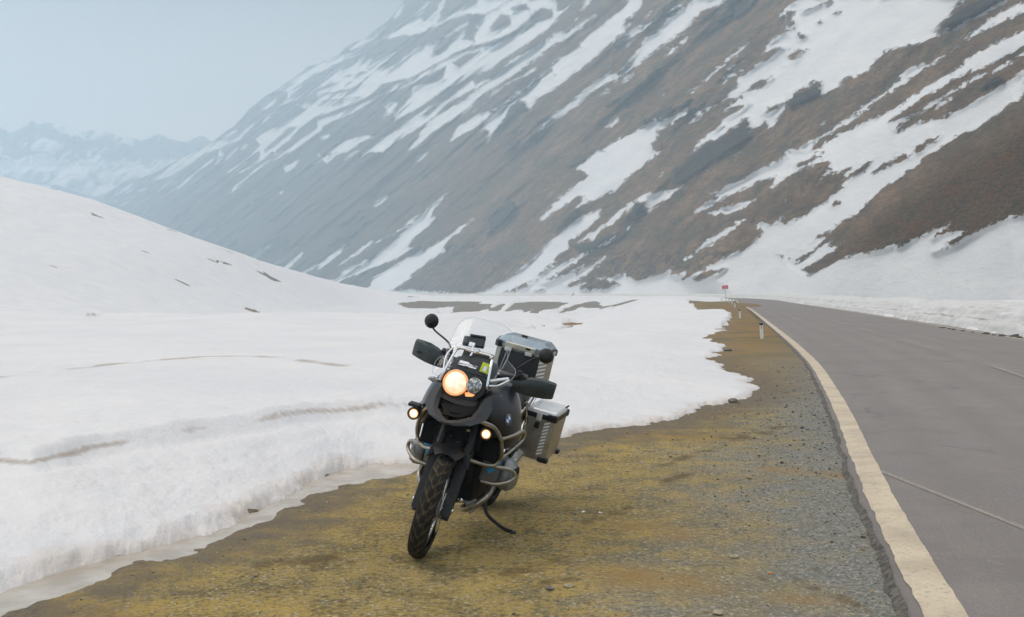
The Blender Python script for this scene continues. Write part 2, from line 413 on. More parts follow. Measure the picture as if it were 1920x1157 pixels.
# resample the edge finely near the camera
def resample(P, step0=.06, grow=.010):
    seg = np.r_[0, np.cumsum(np.linalg.norm(np.diff(P, axis=0), axis=1))]
    s_ = [0.0]
    x0 = np.interp(seg, seg, seg)
    while s_[-1] < seg[-1]:
        p = np.array([np.interp(s_[-1], seg, P[:, 0]), np.interp(s_[-1], seg, P[:, 1])])
        s_.append(s_[-1] + max(step0, grow * np.hypot(*p)))
    s_ = np.array(s_[:-1])
    return np.stack([np.interp(s_, seg, P[:, 0]), np.interp(s_, seg, P[:, 1])], 1)
RL = resample(catmull(road_pts, 24)); RT = np.gradient(RL, axis=0); RT /= np.linalg.norm(RT, axis=1)[:, None]
RN = np.stack([RT[:, 1], -RT[:, 0]], 1); NR = len(RL)
ra = NM("asphalt"); P = ra.geo()
b1 = ra.noise(P, .22, 4, .6); b2 = ra.noise(P, 1.6, 5, .6); b3 = ra.noise(P, 60, 3, .7); b4 = ra.noise(P, 220, 2, .6)
c = ra.mix(ra.mapr(b1, .35, .65), (0.172, 0.149, 0.132), (0.222, 0.193, 0.172))
c = ra.mix(ra.math('MULTIPLY', ra.mapr(b2, .48, .66), .5), c, (0.165, 0.150, 0.152))
c = ra.mix(ra.math('MULTIPLY', ra.mapr(b3, .52, .66), .45), c, (0.31, 0.29, 0.28))
c = ra.mix(ra.math('MULTIPLY', ra.mapr(b3, .46, .36), .4), c, (0.12, 0.115, 0.115))
lane = ra.math('ABSOLUTE', ra.math('SUBTRACT', ra.math('PINGPONG', ra.math('ADD', ra.attr('off').outputs['Fac'], ra.math('MULTIPLY', b1, .5)), .88), .44))
c = ra.mix(ra.math('MULTIPLY', ra.mapr(lane, .10, .40, 0, .30), ra.mapr(b1, .3, .6)), c, (0.125, 0.108, 0.098))
c = ra.mix(ra.math('MULTIPLY', ra.mapr(ra.noise(P, .55, 6, .7), .56, .60), .30), c, (0.135, 0.118, 0.106))
c = ra.mix(ra.math('MULTIPLY', ra.mapr(ra.noise(P, 7, 5, .8), .60, .68), .35), c, (0.33, 0.30, 0.27))
crk = ra.n('ShaderNodeTexVoronoi', {'Vector': ra.n('ShaderNodeVectorMath', {0: P, 1: ra.n('ShaderNodeTexNoise', {'Vector': P, 'Scale': 1.3, 'Detail': 3}).outputs['Color']}, operation='ADD').outputs[0], 'Scale': .16}, feature='DISTANCE_TO_EDGE').outputs['Distance']
c = ra.mix(ra.math('MULTIPLY', ra.mapr(crk, .0, .009, .85, 0), ra.mapr(b2, .45, .6)), c, (0.10, .095, .095))
ra.set(base=c, rough=.62, spec=.45); ra.bump(b3, .35, .006)
_sg = np.r_[0, np.cumsum(np.linalg.norm(np.diff(RL, axis=0), axis=1))]
ej = (fbm(_sg * 2.5, np.zeros(NR), 9, 5, .65) - .5); ej2 = np.abs(fbm(_sg * 7, np.zeros(NR), 12, 4, .7) - .5)
lip = -0.160 + ej * .07
ro_ = np.linspace(0, ROADW, 40)
_offs = [lip - .015, lip] + list(ro_) + [ROADW + .5]
rdo = strip("road", _offs, [-.03, .030] + list(.034 + .036 * (1 - np.abs(ro_ / ROADW * 2 - 1))) + [.02], 0, NR, ra.m)
_a = rdo.data.attributes.new("off", 'FLOAT', 'POINT'); _a.data.foreach_set("value", np.concatenate([np.full(NR, float(np.mean(o_))) for o_ in _offs]).astype(np.float32))
# asphalt lip: broken dark edge
rl = NM("asphalt_edge"); P = rl.geo()
rl.set(base=rl.mix(rl.mapr(rl.noise(P, 22, 4, .7), .4, .62), (0.05, 0.047, 0.042), (0.16, 0.145, 0.12)), rough=.9); rl.bump(rl.noise(P, 90, 3), .15, .002)
strip("road_edge", [lip - .045 - ej2 * .10, lip - .012, lip + .004], [-.012, .0235, .0335], 0, NR, rl.m)
# painted edge lines
pm = NM("edge_paint"); P = pm.geo()
pc = pm.mix(pm.mapr(pm.noise(P, 2.2, 4, .65), .4, .68), (0.60, 0.505, 0.365), (0.44, 0.37, 0.265))
pc = pm.mix(pm.math('MULTIPLY', pm.mapr(pm.noise(P, 34, 4, .75), .54, .66), .75), pc, (0.24, 0.215, 0.19))
pm.set(base=pc, rough=.7); pm.bump(pm.noise(P, 60, 3), .3, .004)
pj = (fbm(_sg * 6, np.zeros(NR), 19, 3) - .5) * .035
strip("road_marking", [-.105 + pj, .0, .100 + pj * .5], [.0395, .0440, .0452], 0, NR, pm.m)
o = strip("road_marking", [ROADW - .16, ROADW - .03], [.0425, .0420], 0, NR, pm.m)
fp = NM("faded_paint"); P = fp.geo()
fp.set(base=fp.mix(fp.mapr(fp.noise(P, 30, 4, .7), .42, .6), (0.31, 0.275, 0.225), (0.215, 0.198, 0.184)), rough=.75)
def quad_line(a, b, w, z, name="road_marking"):
    a = np.array(a); b = np.array(b); t = (b - a) / np.linalg.norm(b - a); n = np.array([t[1], -t[0]]) * w / 2
    co = [(*(a - n), z[0]), (*(a + n), z[0]), (*(b + n), z[1]), (*(b - n), z[1])]
    tag(np_mesh(name, np.array(co), np.array([[0, 1, 2, 3]]), fp.m, False), kind="structure")
# dashes along the middle
seg = np.r_[0, np.cumsum(np.linalg.norm(np.diff(RL, axis=0), axis=1))]
yk = np.argmin(np.abs(RL[:, 1] - 16.2)); s0 = seg[yk]
for k in range(-3, 9):
    a_ = s0 + k * 11.5; i0 = int(np.searchsorted(seg, a_)); i1 = int(np.searchsorted(seg, a_ + 5.6))
    if i1 - i0 > 1 and i1 < NR: strip("road_marking", [3.44, 3.56], [.0745, .0745], i0, i1 + 1, fp.m)
quad_line((3.22, 8.9), (3.62, 3.4), .055, (.0385, .0530))

# ploughed snow bank along the right side, with melted terraces and grit
bi0 = int(np.argmin(np.abs(RL[:, 1] - 2)))
idx = np.arange(NR); pr = np.array([(0, .0), (.14, .14), (.28, .34), (.42, .44), (.62, .48), (.80, .62), (.95, .82), (1.2, .90), (1.6, .93), (1.9, 1.04), (2.6, 1.10), (3.6, 1.08), (5.5, .95), (8, .7), (12, .1)])
dn_ = np.interp(np.linspace(0, 1, 46), np.linspace(0, 1, len(pr)), pr[:, 0]); zn_ = np.interp(dn_, pr[:, 0], pr[:, 1])
n = NR - bi0; co = []; dat = []
S = seg[bi0:]
# the bank swings away from the asphalt near the camera
for k, (d_, z_) in enumerate(zip(dn_, zn_)):
    j1 = fbm(S * .25, np.full(n, d_ * .5), 21, 3) - .5; j2 = fbm(S * 1.3, np.full(n, d_ * 2.0), 25, 3) - .5
    off = ROADW + .35 + d_ * (1 + .35 * j1) + j1 * .8 * min(1, d_ + .35) + j2 * .22
    zz = z_ * (1 + .35 * j1) + j2 * .14 * min(1, z_ * 3) - .02
    p = RL[bi0:] + RN[bi0:] * off[:, None]
    co.append(np.c_[p, zz]); 
    lv = np.exp(-((z_ + .06 * j1 - .47) / .035) ** 2) + .7 * np.exp(-((z_ + .1 * j1 - .90) / .03) ** 2) + .5 * np.exp(-((z_ - .1 * j1 - .68) / .02) ** 2) + .5 * (z_ < .09)
    dat.append(lv * np.clip(fbm(S * .5, np.full(n, d_ * 3), 27, 3) * 2.4 - .6, 0, 1))
sb = NM("bank_snow"); P = sb.geo(); dn = sb.attr('dirt').outputs['Fac']
q1 = sb.noise(P, 1.1, 5, .6); q2 = sb.noise(sb.mapping(P, (1, 1, 4)), 5, 5, .65)
c = sb.mix(sb.mapr(q1, .4, .65), (0.68, 0.675, 0.66), (0.54, 0.535, 0.52))
c = sb.mix(sb.math('MULTIPLY', sb.mapr(q2, .52, .7), .4), c, (0.45, 0.42, 0.38))
c = sb.mix(sb.mapr(sb.math('ADD', dn, sb.math('MULTIPLY', sb.math('SUBTRACT', q2, .5), .9)), .3, 1.0, 0, .8), c, (0.20, 0.18, 0.155))
sb.set(base=c, rough=.65); sb.bump(sb.math('ADD', q1, sb.math('MULTIPLY', q2, .5)), .7, .2)
bo = np_mesh("snow_bank", np.concatenate(co), grid_faces(len(dn_), n)[:, ::-1], sb.m, True, {'dirt': np.concatenate(dat)})
tag(bo, kind="structure")
# ------------------------------------------------------------------ mountainside: patches traced in eight tiles of 440x285, 4.06 units per pixel
TILE = {'A': (160, 0), 'B': (600, 0), 'C': (1040, 0), 'D': (1480, 0), 'E': (160, 285), 'F': (600, 285), 'G': (1040, 285), 'H': (1480, 285)}
PATCH = """
+A 1470,690 1560,600 1690,510 1786,495 1786,530 1700,590 1600,650 1540,690
+A 1540,700 1660,615 1630,670 1560,720 1640,700 1786,605 1786,670 1680,730 1570,775 1490,805 1540,750
+A 1325,800 1380,750 1450,740 1440,780 1390,830 1340,830
+A 1600,800 1700,780 1800,770 1800,850 1760,880 1640,960 1560,1060 1430,1157 1370,1157 1430,1110 1540,1040 1620,960 1550,965 1450,1060 1340,1157 1290,1157 1330,1100 1300,1060 1350,1020 1500,940 1600,880 1680,830
+A 1800,960 1700,1020 1560,1130 1500,1157 1560,1157 1800,990
+A 1340,940 1390,880 1480,830 1440,870
+A 1300,920 1260,970 1180,1060 1060,1110 940,1160 830,1160 960,1090 1080,1050 1200,990
+A 1040,1045 1130,995 1160,1000 1080,1040
+A 1185,1140 1200,1110 1235,1095 1215,1130
+A 1110,1160 1160,1120 1150,1157
+B 215,365 370,280 490,205 500,225 420,300 330,350 240,385
+B 560,130 630,20 640,40 600,110 570,145
+B 0,490 150,420 235,410 330,375 520,270 640,195 760,140 800,165 880,80 940,-20 965,-20 905,130 905,150 1000,110 1190,30 1220,-20 1480,-20 1250,110 1130,105 960,160 800,245 690,270 640,265 500,300 350,400 200,450 100,490 40,530 -20,560
+B 720,120 820,10 835,20 760,110
+B -20,610 130,530 345,430 300,500 400,440 345,520 570,400 450,510 520,520 600,480 700,380 905,310 850,390 900,420 970,380 980,320 1100,240 1080,300 1170,310 1190,200 1240,125 1460,-20 1800,-20 1800,150 1740,220 1600,320 1420,430 1300,520 1180,580 1000,650 860,740 700,850 570,915 570,880 620,820 700,720 700,665 830,640 930,600 960,500 840,560 740,615 640,670 500,710 380,780 250,860 100,920 -20,980
+B 950,285 1060,200 1140,160 1120,190 1000,260
+B 480,800 540,770 590,780 560,850 460,920 520,850
+B 1800,255 1500,455 1330,575 1100,765 900,875 830,925 665,1145 700,1135 880,990 1100,850 1300,680 1550,520 1800,325
+B 1800,485 1640,590 1570,660 1500,700 1330,830 1170,890 1050,970 970,1090 1010,1070 1200,960 1300,870 1380,800 1500,720 1600,650
+B 1800,520 1600,650 1480,740 1370,830 1300,890 1215,1000 1260,980 1290,1010 1245,1080 1275,1095 1320,1010 1400,900 1440,810 1510,760 1550,770 1560,815 1600,820 1650,750 1800,680
+B 60,1160 200,1070 360,1030 400,1040 300,1090 200,1160
+B 320,1160 480,1050 600,980 700,900 800,830 880,790 1000,740 1100,660 1170,610 1180,640 1320,580 1300,610 1050,740 960,790 870,890 700,1000 600,1060 480,1160
+B 1800,870 1700,960 1670,1000 1800,925
+B 0,1040 70,1020 70,1045 30,1065 5,1060
+B 1340,690 1480,600 1640,520 1600,560 1400,650 1330,720 1280,770 1170,850 1250,800
+B 1390,515 1460,460 1530,420 1470,480
-B 1450,70 1530,30 1600,60 1590,80 1480,80
-B 1600,180 1610,110 1680,60 1800,80 1800,130 1700,150 1620,190
-B 1290,240 1310,190 1380,110 1440,110 1450,190 1350,230
-B 1600,175 1640,190 1450,285 1300,355 1200,365 1000,435 940,475 700,605 690,590 940,455 1000,415 1160,350 1290,320 1400,280
-B -20,890 200,805 380,730 470,640 570,615 710,585 700,605 600,635 480,705 400,750 240,830 -20,925
-B 1060,520 1000,480 1080,430 1220,380 1180,430 1110,480
-B -20,680 80,630 150,635 50,680 -20,695
-B -20,722 200,682 335,630 200,698 -20,737
-B -20,765 200,748 320,735 100,768 -20,782
-B 190,580 250,565 230,590
-B 250,580 300,545 350,545 330,570
-B 200,640 250,615 220,640
-B 780,870 860,815 900,800 820,880
-B 1300,350 1420,280 1500,230 1460,270 1380,320
-B 480,225 560,195 700,140 660,175 560,240 420,320 300,370 300,352 420,290
+C -20,690 -20,480 80,430 200,360 195,320 280,250 400,150 520,70 570,-20 680,-20 660,40 600,120 580,190 520,250 430,330 320,420 200,520 80,620
-C 535,195 545,150 580,130 570,165
+C -20,930 -20,880 150,760 240,680 340,600 430,540 430,575 490,555 560,480 640,370 680,300 810,220 870,130 990,60 1070,-20 1340,-20 1220,60 1140,70 1060,140 1045,160 1070,165 960,260 880,310 740,410 600,520 500,590 400,640 280,710 200,780 100,850
+C 425,400 480,330 560,260 670,165 640,215 775,150 660,235 520,325
+C 480,405 530,350 645,270 560,360
+C 845,160 890,105 995,80 930,115
+C 680,135 740,82 700,130
+C 855,98 910,55 990,10 960,50
+C 832,435 870,375 935,352 880,405
+C 950,340 960,315 1010,288 990,335
+C 518,633 540,590 595,570 560,618
+C 350,725 370,700 390,690 402,672 418,700 380,712
+C 1120,635 1200,550 1300,460 1400,370 1495,300 1440,375 1330,465 1240,545 1170,605
+C 1015,703 1110,648 1050,698
+C 1278,592 1365,528 1310,572
+C 1330,582 1345,560 1380,552 1388,582
+C 1388,497 1432,458 1400,492
+C 1320,525 1370,490 1350,520
+C 1275,640 1320,600 1300,632
+C 1410,545 1440,515 1430,540
+C 1500,415 1540,395 1530,410
+C 1800,215 1690,280 1610,350 1600,390 1560,415 1680,370 1725,365 1640,430 1560,480 1480,540 1400,590 1380,660 1340,700 1290,750 1200,800 1070,850 1060,880 1010,950 1060,930 1140,870 1290,760 1400,730 1440,730 1370,790 1290,850 1380,800 1480,780 1400,850 1290,910 1260,960 1180,1020 1080,1090 1030,1160 1080,1150 1150,1080 1260,1050 1330,980 1380,950 1440,900 1475,900 1480,1000 1560,960 1600,930 1620,970 1670,960 1720,870 1760,790 1800,740
-C 1380,730 1470,680 1560,620 1650,590 1600,640 1500,690 1440,700
-C 1600,865 1630,820 1730,780 1720,800 1640,850
+C 320,1160 460,1080 620,990 700,940 765,900 780,920 860,900 950,860 1020,815 1010,860 920,920 850,970 780,1000 790,1030 740,1100 730,1160
+C -20,170 60,90 110,55 40,80 -20,60
+C -20,320 -20,260 60,240 90,250 300,110 320,110 200,210 40,330
+C 200,80 240,-10 290,-10 270,30 210,80
+C 1720,112 1786,72 1786,92
+C 380,968 470,898 485,910 440,965
+C 760,770 830,722 790,760
+C 150,150 170,140 160,155
+D 100,-20 -20,70 -20,770 0,740 60,690 130,670 200,620 250,630 235,680 245,735 330,680 400,640 390,620 440,590 500,580 560,550 600,540 650,480 720,400 800,370 900,350 970,350 1080,300 1150,240 1110,228 1130,210 1180,150 1240,110 1250,70 1370,-20
+D 1085,300 1200,250 1400,150 1560,70 1680,0 1720,-30 1660,-20 1500,80 1330,180 1240,215 1190,215 1180,240
-D -30,80 45,85 10,150 35,160 30,205 -30,205
-D -20,485 0,420 60,380 135,375 80,430 20,470
-D 255,35 330,10 340,20 290,50
-D 90,82 160,62 250,35 180,62
-D 75,265 130,280 90,290
-D 340,100 400,85 370,105
-D 215,165 235,150 245,165
+D 20,1160 150,1080 300,1000 380,940 500,860 540,810 700,720 830,600 900,530 1010,485 1055,490 1030,520 900,620 700,740 560,860 450,940 300,1020 180,1110 130,1160
+D 1030,525 1160,440 1300,340 1380,260 1490,180 1500,150 1600,100 1680,60 1800,15 1800,90 1700,130 1600,180 1480,240 1360,310 1280,360 1160,450
+D 130,1170 300,1070 500,970 700,870 850,790 1000,700 1150,600 1320,490 1320,460 1400,400 1500,360 1630,300 1800,230 1800,310 1640,420 1500,500 1400,550 1260,600 1200,640 1000,750 900,830 780,910 760,930 900,880 930,890 800,990 840,1010 940,960 1060,920 1200,880 1400,780 1500,720 1650,630 1800,530 1800,720 1640,830 1450,970 1290,1040 1090,1170
-D 880,1165 940,1120 1030,1080 1150,1030 1130,1060 1020,1130 960,1160
+D 935,885 1040,810 1200,710 1400,590 1540,540 1700,460 1690,490 1560,545 1400,620 1250,700 1060,820
+D 1100,835 1180,770 1310,695 1240,750
+D 1655,402 1786,330 1800,340 1680,402
+D 1720,432 1800,390 1800,410
+D 1725,862 1740,840 1800,808 1800,838
+D 1612,908 1650,882 1640,898
+D 238,952 285,915 270,940
+E 940,-10 870,40 780,100 640,190 520,210 400,280 340,310 420,240 540,180 660,100 820,-10
+E 215,320 230,295 300,270 355,240 340,270 240,330
+E 290,320 400,260 420,270 330,310
+E 538,318 600,260 722,182 690,220 600,280
+E 628,312 680,250 762,193 740,225 650,300
+E 703,278 800,180 972,48 960,75 840,160 760,240
+E 990,92 1010,50 1052,12 1040,50 1000,88
+E 1070,58 1080,30 1130,-5 1110,30
+E 1058,192 1100,140 1200,80 1300,-10 1320,-10 1230,80 1120,160
+E 1160,160 1250,120 1320,60 1360,-10 1430,-10 1360,50 1260,110 1200,150
+E 1115,310 1130,270 1200,220 1300,130 1440,40 1480,-10 1540,-10 1480,40 1340,130 1240,200 1180,260
+E 1505,95 1550,105 1632,48 1590,110 1525,158
+E 1228,852 1250,810 1320,740 1405,714 1330,780 1250,840
+E 1385,892 1500,820 1620,718 1560,790 1480,860 1420,906
+E 1462,922 1560,840 1656,757 1640,800 1560,870 1490,926
+E 1600,965 1680,890 1800,840 1700,910 1640,975
+E 388,298 482,268 440,297
+E 10,378 90,342 60,366
+E 178,460 238,423 200,462
+E 215,383 245,370 235,380
+E 260,407 330,378 280,407
+E 850,375 878,355 865,370
+E 1478,318 1502,300 1495,316
+E 1252,398 1280,380 1265,398
+E 832,625 870,600 850,622
+E 1732,95 1786,50 1786,70
+F -10,15 50,85 100,40 180,-10 130,-10 60,50 60,30 0,55
+F 180,60 220,20 260,-10 300,-10 210,50
+F 310,38 330,-5 385,-5
+F 215,98 290,42 240,98
+F 465,38 480,-5 530,-5 500,25
+F 730,75 745,45 818,0 800,30 760,65
+F 410,428 430,380 470,345 507,333 500,360 440,410
+F -10,890 -10,860 80,790 182,708 150,770 60,840
+F 143,860 220,800 320,730 403,670 390,695 300,770 200,830
+F -10,1003 120,970 250,900 360,860 450,770 560,680 700,550 800,440 870,380 973,312 900,400 860,440 845,500 875,505 820,570 780,600 720,650 660,730 716,724 640,780 540,830 400,880 200,960 80,1025 -10,1070
+F 425,692 600,590 772,457 700,540 560,630
+F 143,953 200,900 350,820 372,828 260,890
+F 320,1062 380,1010 395,960 560,870 700,790 820,730 940,660 1050,580 1168,513 1080,590 990,650 940,730 965,740 850,820 700,920 680,960 600,1010 530,1062
+F -10,1060 80,1030 200,1055 265,1010 290,1060 530,1060 680,1045 800,1060 1000,1065 1110,1090 1240,1060 1350,1010 1460,950 1560,870 1640,800 1710,720 1800,630 1800,1500 -10,1500
+F 1650,530 1700,480 1800,400 1800,440 1700,510
-F 1400,1072 1520,1010 1650,965 1655,945 1800,830 1800,870 1665,945 1560,1030 1450,1072
-F 1680,1002 1800,935 1800,965 1720,998
-F 900,1068 1000,1073 990,1092 920,1087
-F 1630,1058 1690,1042 1650,1062
+G -20,460 -20,410 140,260 250,185 215,150 150,120 200,90 320,-10 820,-10 700,80 560,190 460,290 390,330 300,380 270,370 180,430 160,420 220,340 170,340 80,400
+G -20,670 100,560 200,480 350,430 345,490 280,560 200,620 110,690 110,740 60,770 -20,845
+G 150,710 170,680 270,620 380,560 470,460 560,400 680,325 800,310 890,285 1003,243 930,310 820,380 715,460 690,380 650,370 610,380 570,440 530,450 480,510 430,560 370,590 280,675 250,660 180,700
+G -20,940 -20,895 160,800 300,730 468,642 380,710 250,790 120,860
+G -20,980 150,900 280,830 200,880 160,925 280,860 392,788 370,830 300,890 180,970 90,1020 245,995 200,1020 210,1040 350,1040 440,1020 490,1000 430,990 320,965 370,940 450,950 530,920 545,950 610,970 760,940 885,905 880,940 940,935 1000,920 975,970 1060,930 1200,860 1290,810 1380,770 1480,720 1560,640 1600,560 1690,540 1800,540 1800,1500 -20,1500
-G 1045,980 1090,930 1180,890 1310,880 1270,930 1150,970
-G 1705,788 1730,778 1722,790
+G 995,820 1060,760 1140,690 1250,610 1380,550 1375,525 1457,513 1400,560 1330,620 1200,700 1100,745
+G 1488,593 1530,560 1590,545 1640,550 1752,488 1700,545 1600,590 1560,575
+G 1055,458 1140,410 1220,350 1220,320 1183,322 1300,260 1450,190 1600,110 1700,70 1800,-10 1800,185 1700,250 1640,268 1680,190 1560,210 1400,300 1240,380 1150,440
+G 1155,467 1260,430 1400,400 1525,362 1450,420 1330,480 1270,460 1220,480
+G 788,177 825,153 800,180
+G 1350,27 1425,-5 1380,22
+G 1003,17 1060,-5 1020,22
+G 558,583 607,548 590,565
+H -20,-20 1900,-20 4000,-20 4000,1600 -20,1600
-H -30,195 0,190 120,120 290,65 310,130 230,205 350,160 470,115 430,160 440,210 400,270 300,360 160,450 0,535 -30,550
-H 58,108 180,40 320,-5 250,30 160,80
-H 430,222 460,170 560,100 640,58 600,110 520,170
-H 638,157 690,110 790,60 900,-5 1000,-5 840,72 780,90
-H 328,422 350,390 387,378 360,407
-H 1105,0 1000,80 880,170 700,290 600,370 480,480 330,570 230,640 145,708 240,650 348,588 218,718 362,628 288,702 350,700 440,670 300,780 190,850 108,896 150,930 240,890 340,830 460,790 620,760 700,740 800,700 820,720 950,660 1100,590 1253,523 1180,590 1088,662 1230,600 1240,620 1342,600 1200,690 1093,767 1200,735 1360,640 1560,540 1786,470 2100,380 4000,-100 4000,-700 1900,-480 1640,-327 1450,-187 1290,-117
-H 33,860 90,800 207,733 150,790
"""
CRAG = """
G 580,440 600,380 660,370 700,420 710,470 620,500
C 1475,900 1380,950 1260,1050 1150,1080 1080,1157 900,1300 900,1420 1000,1400 1200,1250 1520,1050
D -20,740 130,670 250,630 245,735 100,800 0,850
D 1130,210 1300,60 1450,-20 1660,-20 1330,180 1240,215
B 1430,820 1500,765 1550,800 1600,830 1480,900 1350,1000 1300,1000
G 100,700 280,680 480,600 700,480 500,700 200,780
A 1180,900 1330,800 1300,920 1140,990
"""
def read_polys(txt):
    res = []
    for ln in txt.strip().splitlines():
        h, *pts = ln.split(); sg_ = 1
        if h[0] in '+-': sg_ = 1 if h[0] == '+' else -1; h = h[1:]
        ox, oy = TILE[h]
        res.append((sg_, [(ox + float(p.split(',')[0]) / 4.059, oy + float(p.split(',')[1]) / 4.06) for p in pts]))
    return res
def field(u, v, polys, start=-30.0, lim=30.0):
    f_ = np.full(u.shape, start)
    for sg_, pl in polys:
        q = np.array(pl); m = lim
        k = (u > q[:, 0].min() - m) & (u < q[:, 0].max() + m) & (v > q[:, 1].min() - m) & (v < q[:, 1].max() + m)
        d = poly_sdf(u[k], v[k], q)
        f_[k] = np.maximum(f_[k], d) if sg_ > 0 else np.minimum(f_[k], -d)
    return np.clip(f_, -lim, lim)
sil = [(-400, 560), (60, 470), (100, 430), (160, 381), (204, 358), (234, 340), (278, 329), (318, 307), (364, 286), (418, 252), (450, 225), (470, 200), (514, 171), (574, 126), (600, 118),
       (637, 101), (649, 87), (691, 67), (728, 38), (753, 6), (775, -30), (800, -60), (1000, -75), (2600, -75)]
us = np.concatenate([np.arange(-60, 2000, 3.0), 2000 + np.cumsum(3.0 * 1.022 ** np.arange(130))])
vt = np.interp(us, [p[0] for p in sil], [p[1] for p in sil]) + (fbm(us * .05, us * 0, 61, 4) - .5) * 7
vb = np.interp(us, [-400, 100, 700, 1300, 1500, 2600], [600, 580, 562, 570, 606, 640])
tt = np.r_[np.linspace(0, 1, 250)]
Ug, Tg = np.meshgrid(us, tt); Vg = vt[None, :] + (vb - vt)[None, :] * Tg
ug, vg = Ug.ravel(), Vg.ravel()
xx = (ug - U0) / F; zz = (V0 - vg) / F
q = .616 * (.521 + .853 * xx) - .788 * zz + .10
D = 225.0 / np.maximum(q, .02)
# plane coordinates: along the valley (s) and up the slope (t)
PX, PY, PZ = xx * D, D, HC + zz * D
Sx = PX * -.521 + PY * .853; Tx = (PX * .853 + PY * .521) * .80 + PZ * .6
near_slope = [(1480 + a / 4.059, 285 + b / 4.06) for a, b in [(1290, -117), (1100, 0), (880, 170), (600, 370), (330, 570), (110, 896), (-500, 1150), (-500, 1600), (4000, 1600), (4000, -900), (1900, -480), (1640, -327), (1450, -187)]]
fold = sstep(-4, 70, poly_sdf(ug, vg, near_slope)) * sstep(1490, 1660, ug)
second = [(1480 + a / 4.059, b / 4.06) for a, b in [(-900, 2100), (0, 1157), (380, 940), (830, 600), (1050, 490), (1500, 160), (1800, 0), (4000, -800), (4000, 3000), (0, 3000)]]
fold2 = sstep(-3, 60, poly_sdf(ug, vg, second))
snowf0 = field(ug, vg, read_polys(PATCH))
# the tiles' seams: carry the field across them
G_ = snowf0.reshape(len(tt), len(us)); VG_ = Vg
for c_ in range(len(us)):
    vcol = VG_[:, c_]; k_ = np.where((vcol > 272) & (vcol < 298))[0]
    if len(k_) > 2:
        a_, b_ = G_[k_[0], c_], G_[k_[-1], c_]
        if a_ > 1 and b_ > 1: G_[k_, c_] = np.maximum(G_[k_, c_], np.linspace(a_, b_, len(k_)))
for su in (600, 1040, 1480):
    k_ = np.where(np.abs(us - su) < 13)[0]; a_, b_ = G_[:, k_[0]], G_[:, k_[-1]]; m_ = (a_ > 1) & (b_ > 1)
    L_ = np.linspace(0, 1, len(k_))[None, :]
    G_[np.ix_(m_, k_)] = np.maximum(G_[np.ix_(m_, k_)], a_[m_, None] * (1 - L_) + b_[m_, None] * L_)
snowf0 = G_.ravel()
crag = field(ug, vg, read_polys(CRAG), -20, 20)
rg = 1 - np.abs(2 * fbm(Sx / 75, Tx / 330, 7, 4) - 1)
rg2 = fbm(Sx / 22, Tx / 70, 8, 4)
disp = (rg - .6) * -.06 - (1 - np.abs(2 * fbm(Sx / 24, Tx / 190, 17, 3) - 1) - .6) * .022 + (rg2 - .5) * .018 + (fbm(Sx / 7, Tx / 12, 9, 4) - .5) * .011
crag = np.maximum(crag, np.clip((fbm(Sx / 34, Tx / 48, 33, 5, .6) - .675) * 160, -20, 12) * (snowf0 < 2) * (vg < 470) - 4 * (snowf0 >= 2))
disp = disp + .007 * sstep(-8, 8, snowf0)
disp = disp * (1 - .65 * sstep(0, 12, snowf0)) - .018 * sstep(-3, 8, crag)
K = np.interp(ug, [300, 560, 800, 1150, 1500, 1900], [1.65, 1.6, 1.4, 1.0, .78, .62]) * (1 + disp) * (1 - .22 * fold) * (1 - .10 * fold2)
K = K * (1 - .03 * (Tg.ravel() > .97) * 0)
D2 = D * K
snowf = snowf0
# beyond the traced frame the pattern goes on at random
outside = (ug > 1925) | (vg < -4)
rnd = (fbm(Sx / 60, Tx / 260, 77, 4) - .5) * 160
snowf = np.where(outside & (vg < 450), np.clip(rnd * sstep(0, 60, np.maximum(ug - 1925, -vg)) + snowf * .6, -30, 30), snowf)
co = np.stack([xx * D2, D2, HC + zz * D2], 1)
nr, nc = len(tt), len(us)
# far side of the mountain: the crest rolls over and falls away behind
crest = co.reshape(nr, nc, 3)[0]
back = [crest + np.array([40 * k, 90 * k, 0]) * 1.0 + np.array([0, 0, -1]) * (crest[:, 2:3] * (k / 6) ** 1.3) for k in (6, 4, 2.5, 1.2, .4)]
co = np.concatenate([np.concatenate(back), co])
ext = 5 * nc
def pad(a, val=None): return np.concatenate([np.full(ext, -5.0) if val is None else np.tile(a[:nc], 5), a])
plane = np.stack([pad(Sx, 1), pad(Tx, 1), np.zeros(ext + nr * nc)], 1) / 100.0
m = NM("mountainside"); PL = m.attr('plane').outputs['Vector']; sf = m.attr('snowf').outputs['Fac']; cg = m.attr('crag').outputs['Fac']; nf_ = m.attr('near').outputs['Fac']
st = m.mapping(PL, (1, .5, 1), (0, 0, 0))
e1 = m.noise(st, 5.0, 9, .66, .3); st2 = m.mapping(PL, (1, .8, 1)); e2 = m.noise(st2, 26.0, 7, .72, .2); e3 = m.noise(st2, 110, 5, .75)
am = m.attr('amp').outputs['Fac']; fa_ = m.attr('farw').outputs['Fac']
edge = m.math('MULTIPLY', m.math('SUBTRACT', e1, .5), 20.0)
edge = m.math('ADD', edge, m.math('MULTIPLY', m.math('SUBTRACT', e2, .5), 34.0))
edge = m.math('ADD', edge, m.math('MULTIPLY', m.math('SUBTRACT', e3, .5), 16.0))
edge = m.math('ADD', m.math('ADD', sf, m.math('MULTIPLY', fa_, 1.0)), m.math('MULTIPLY', edge, am))
isnow = m.mapr(edge, -.5, .6)
rock = m.mix(m.mapr(e1, .38, .62), (0.27, 0.165, 0.095), (0.56, 0.345, 0.19))
rock = m.mix(m.mapr(m.noise(st, 9, 5, .6), .48, .66), rock, (0.22, 0.185, 0.105))
rock = m.mix(m.math('MULTIPLY', m.mapr(e2, .45, .68), .6), rock, (0.085, 0.068, 0.050))
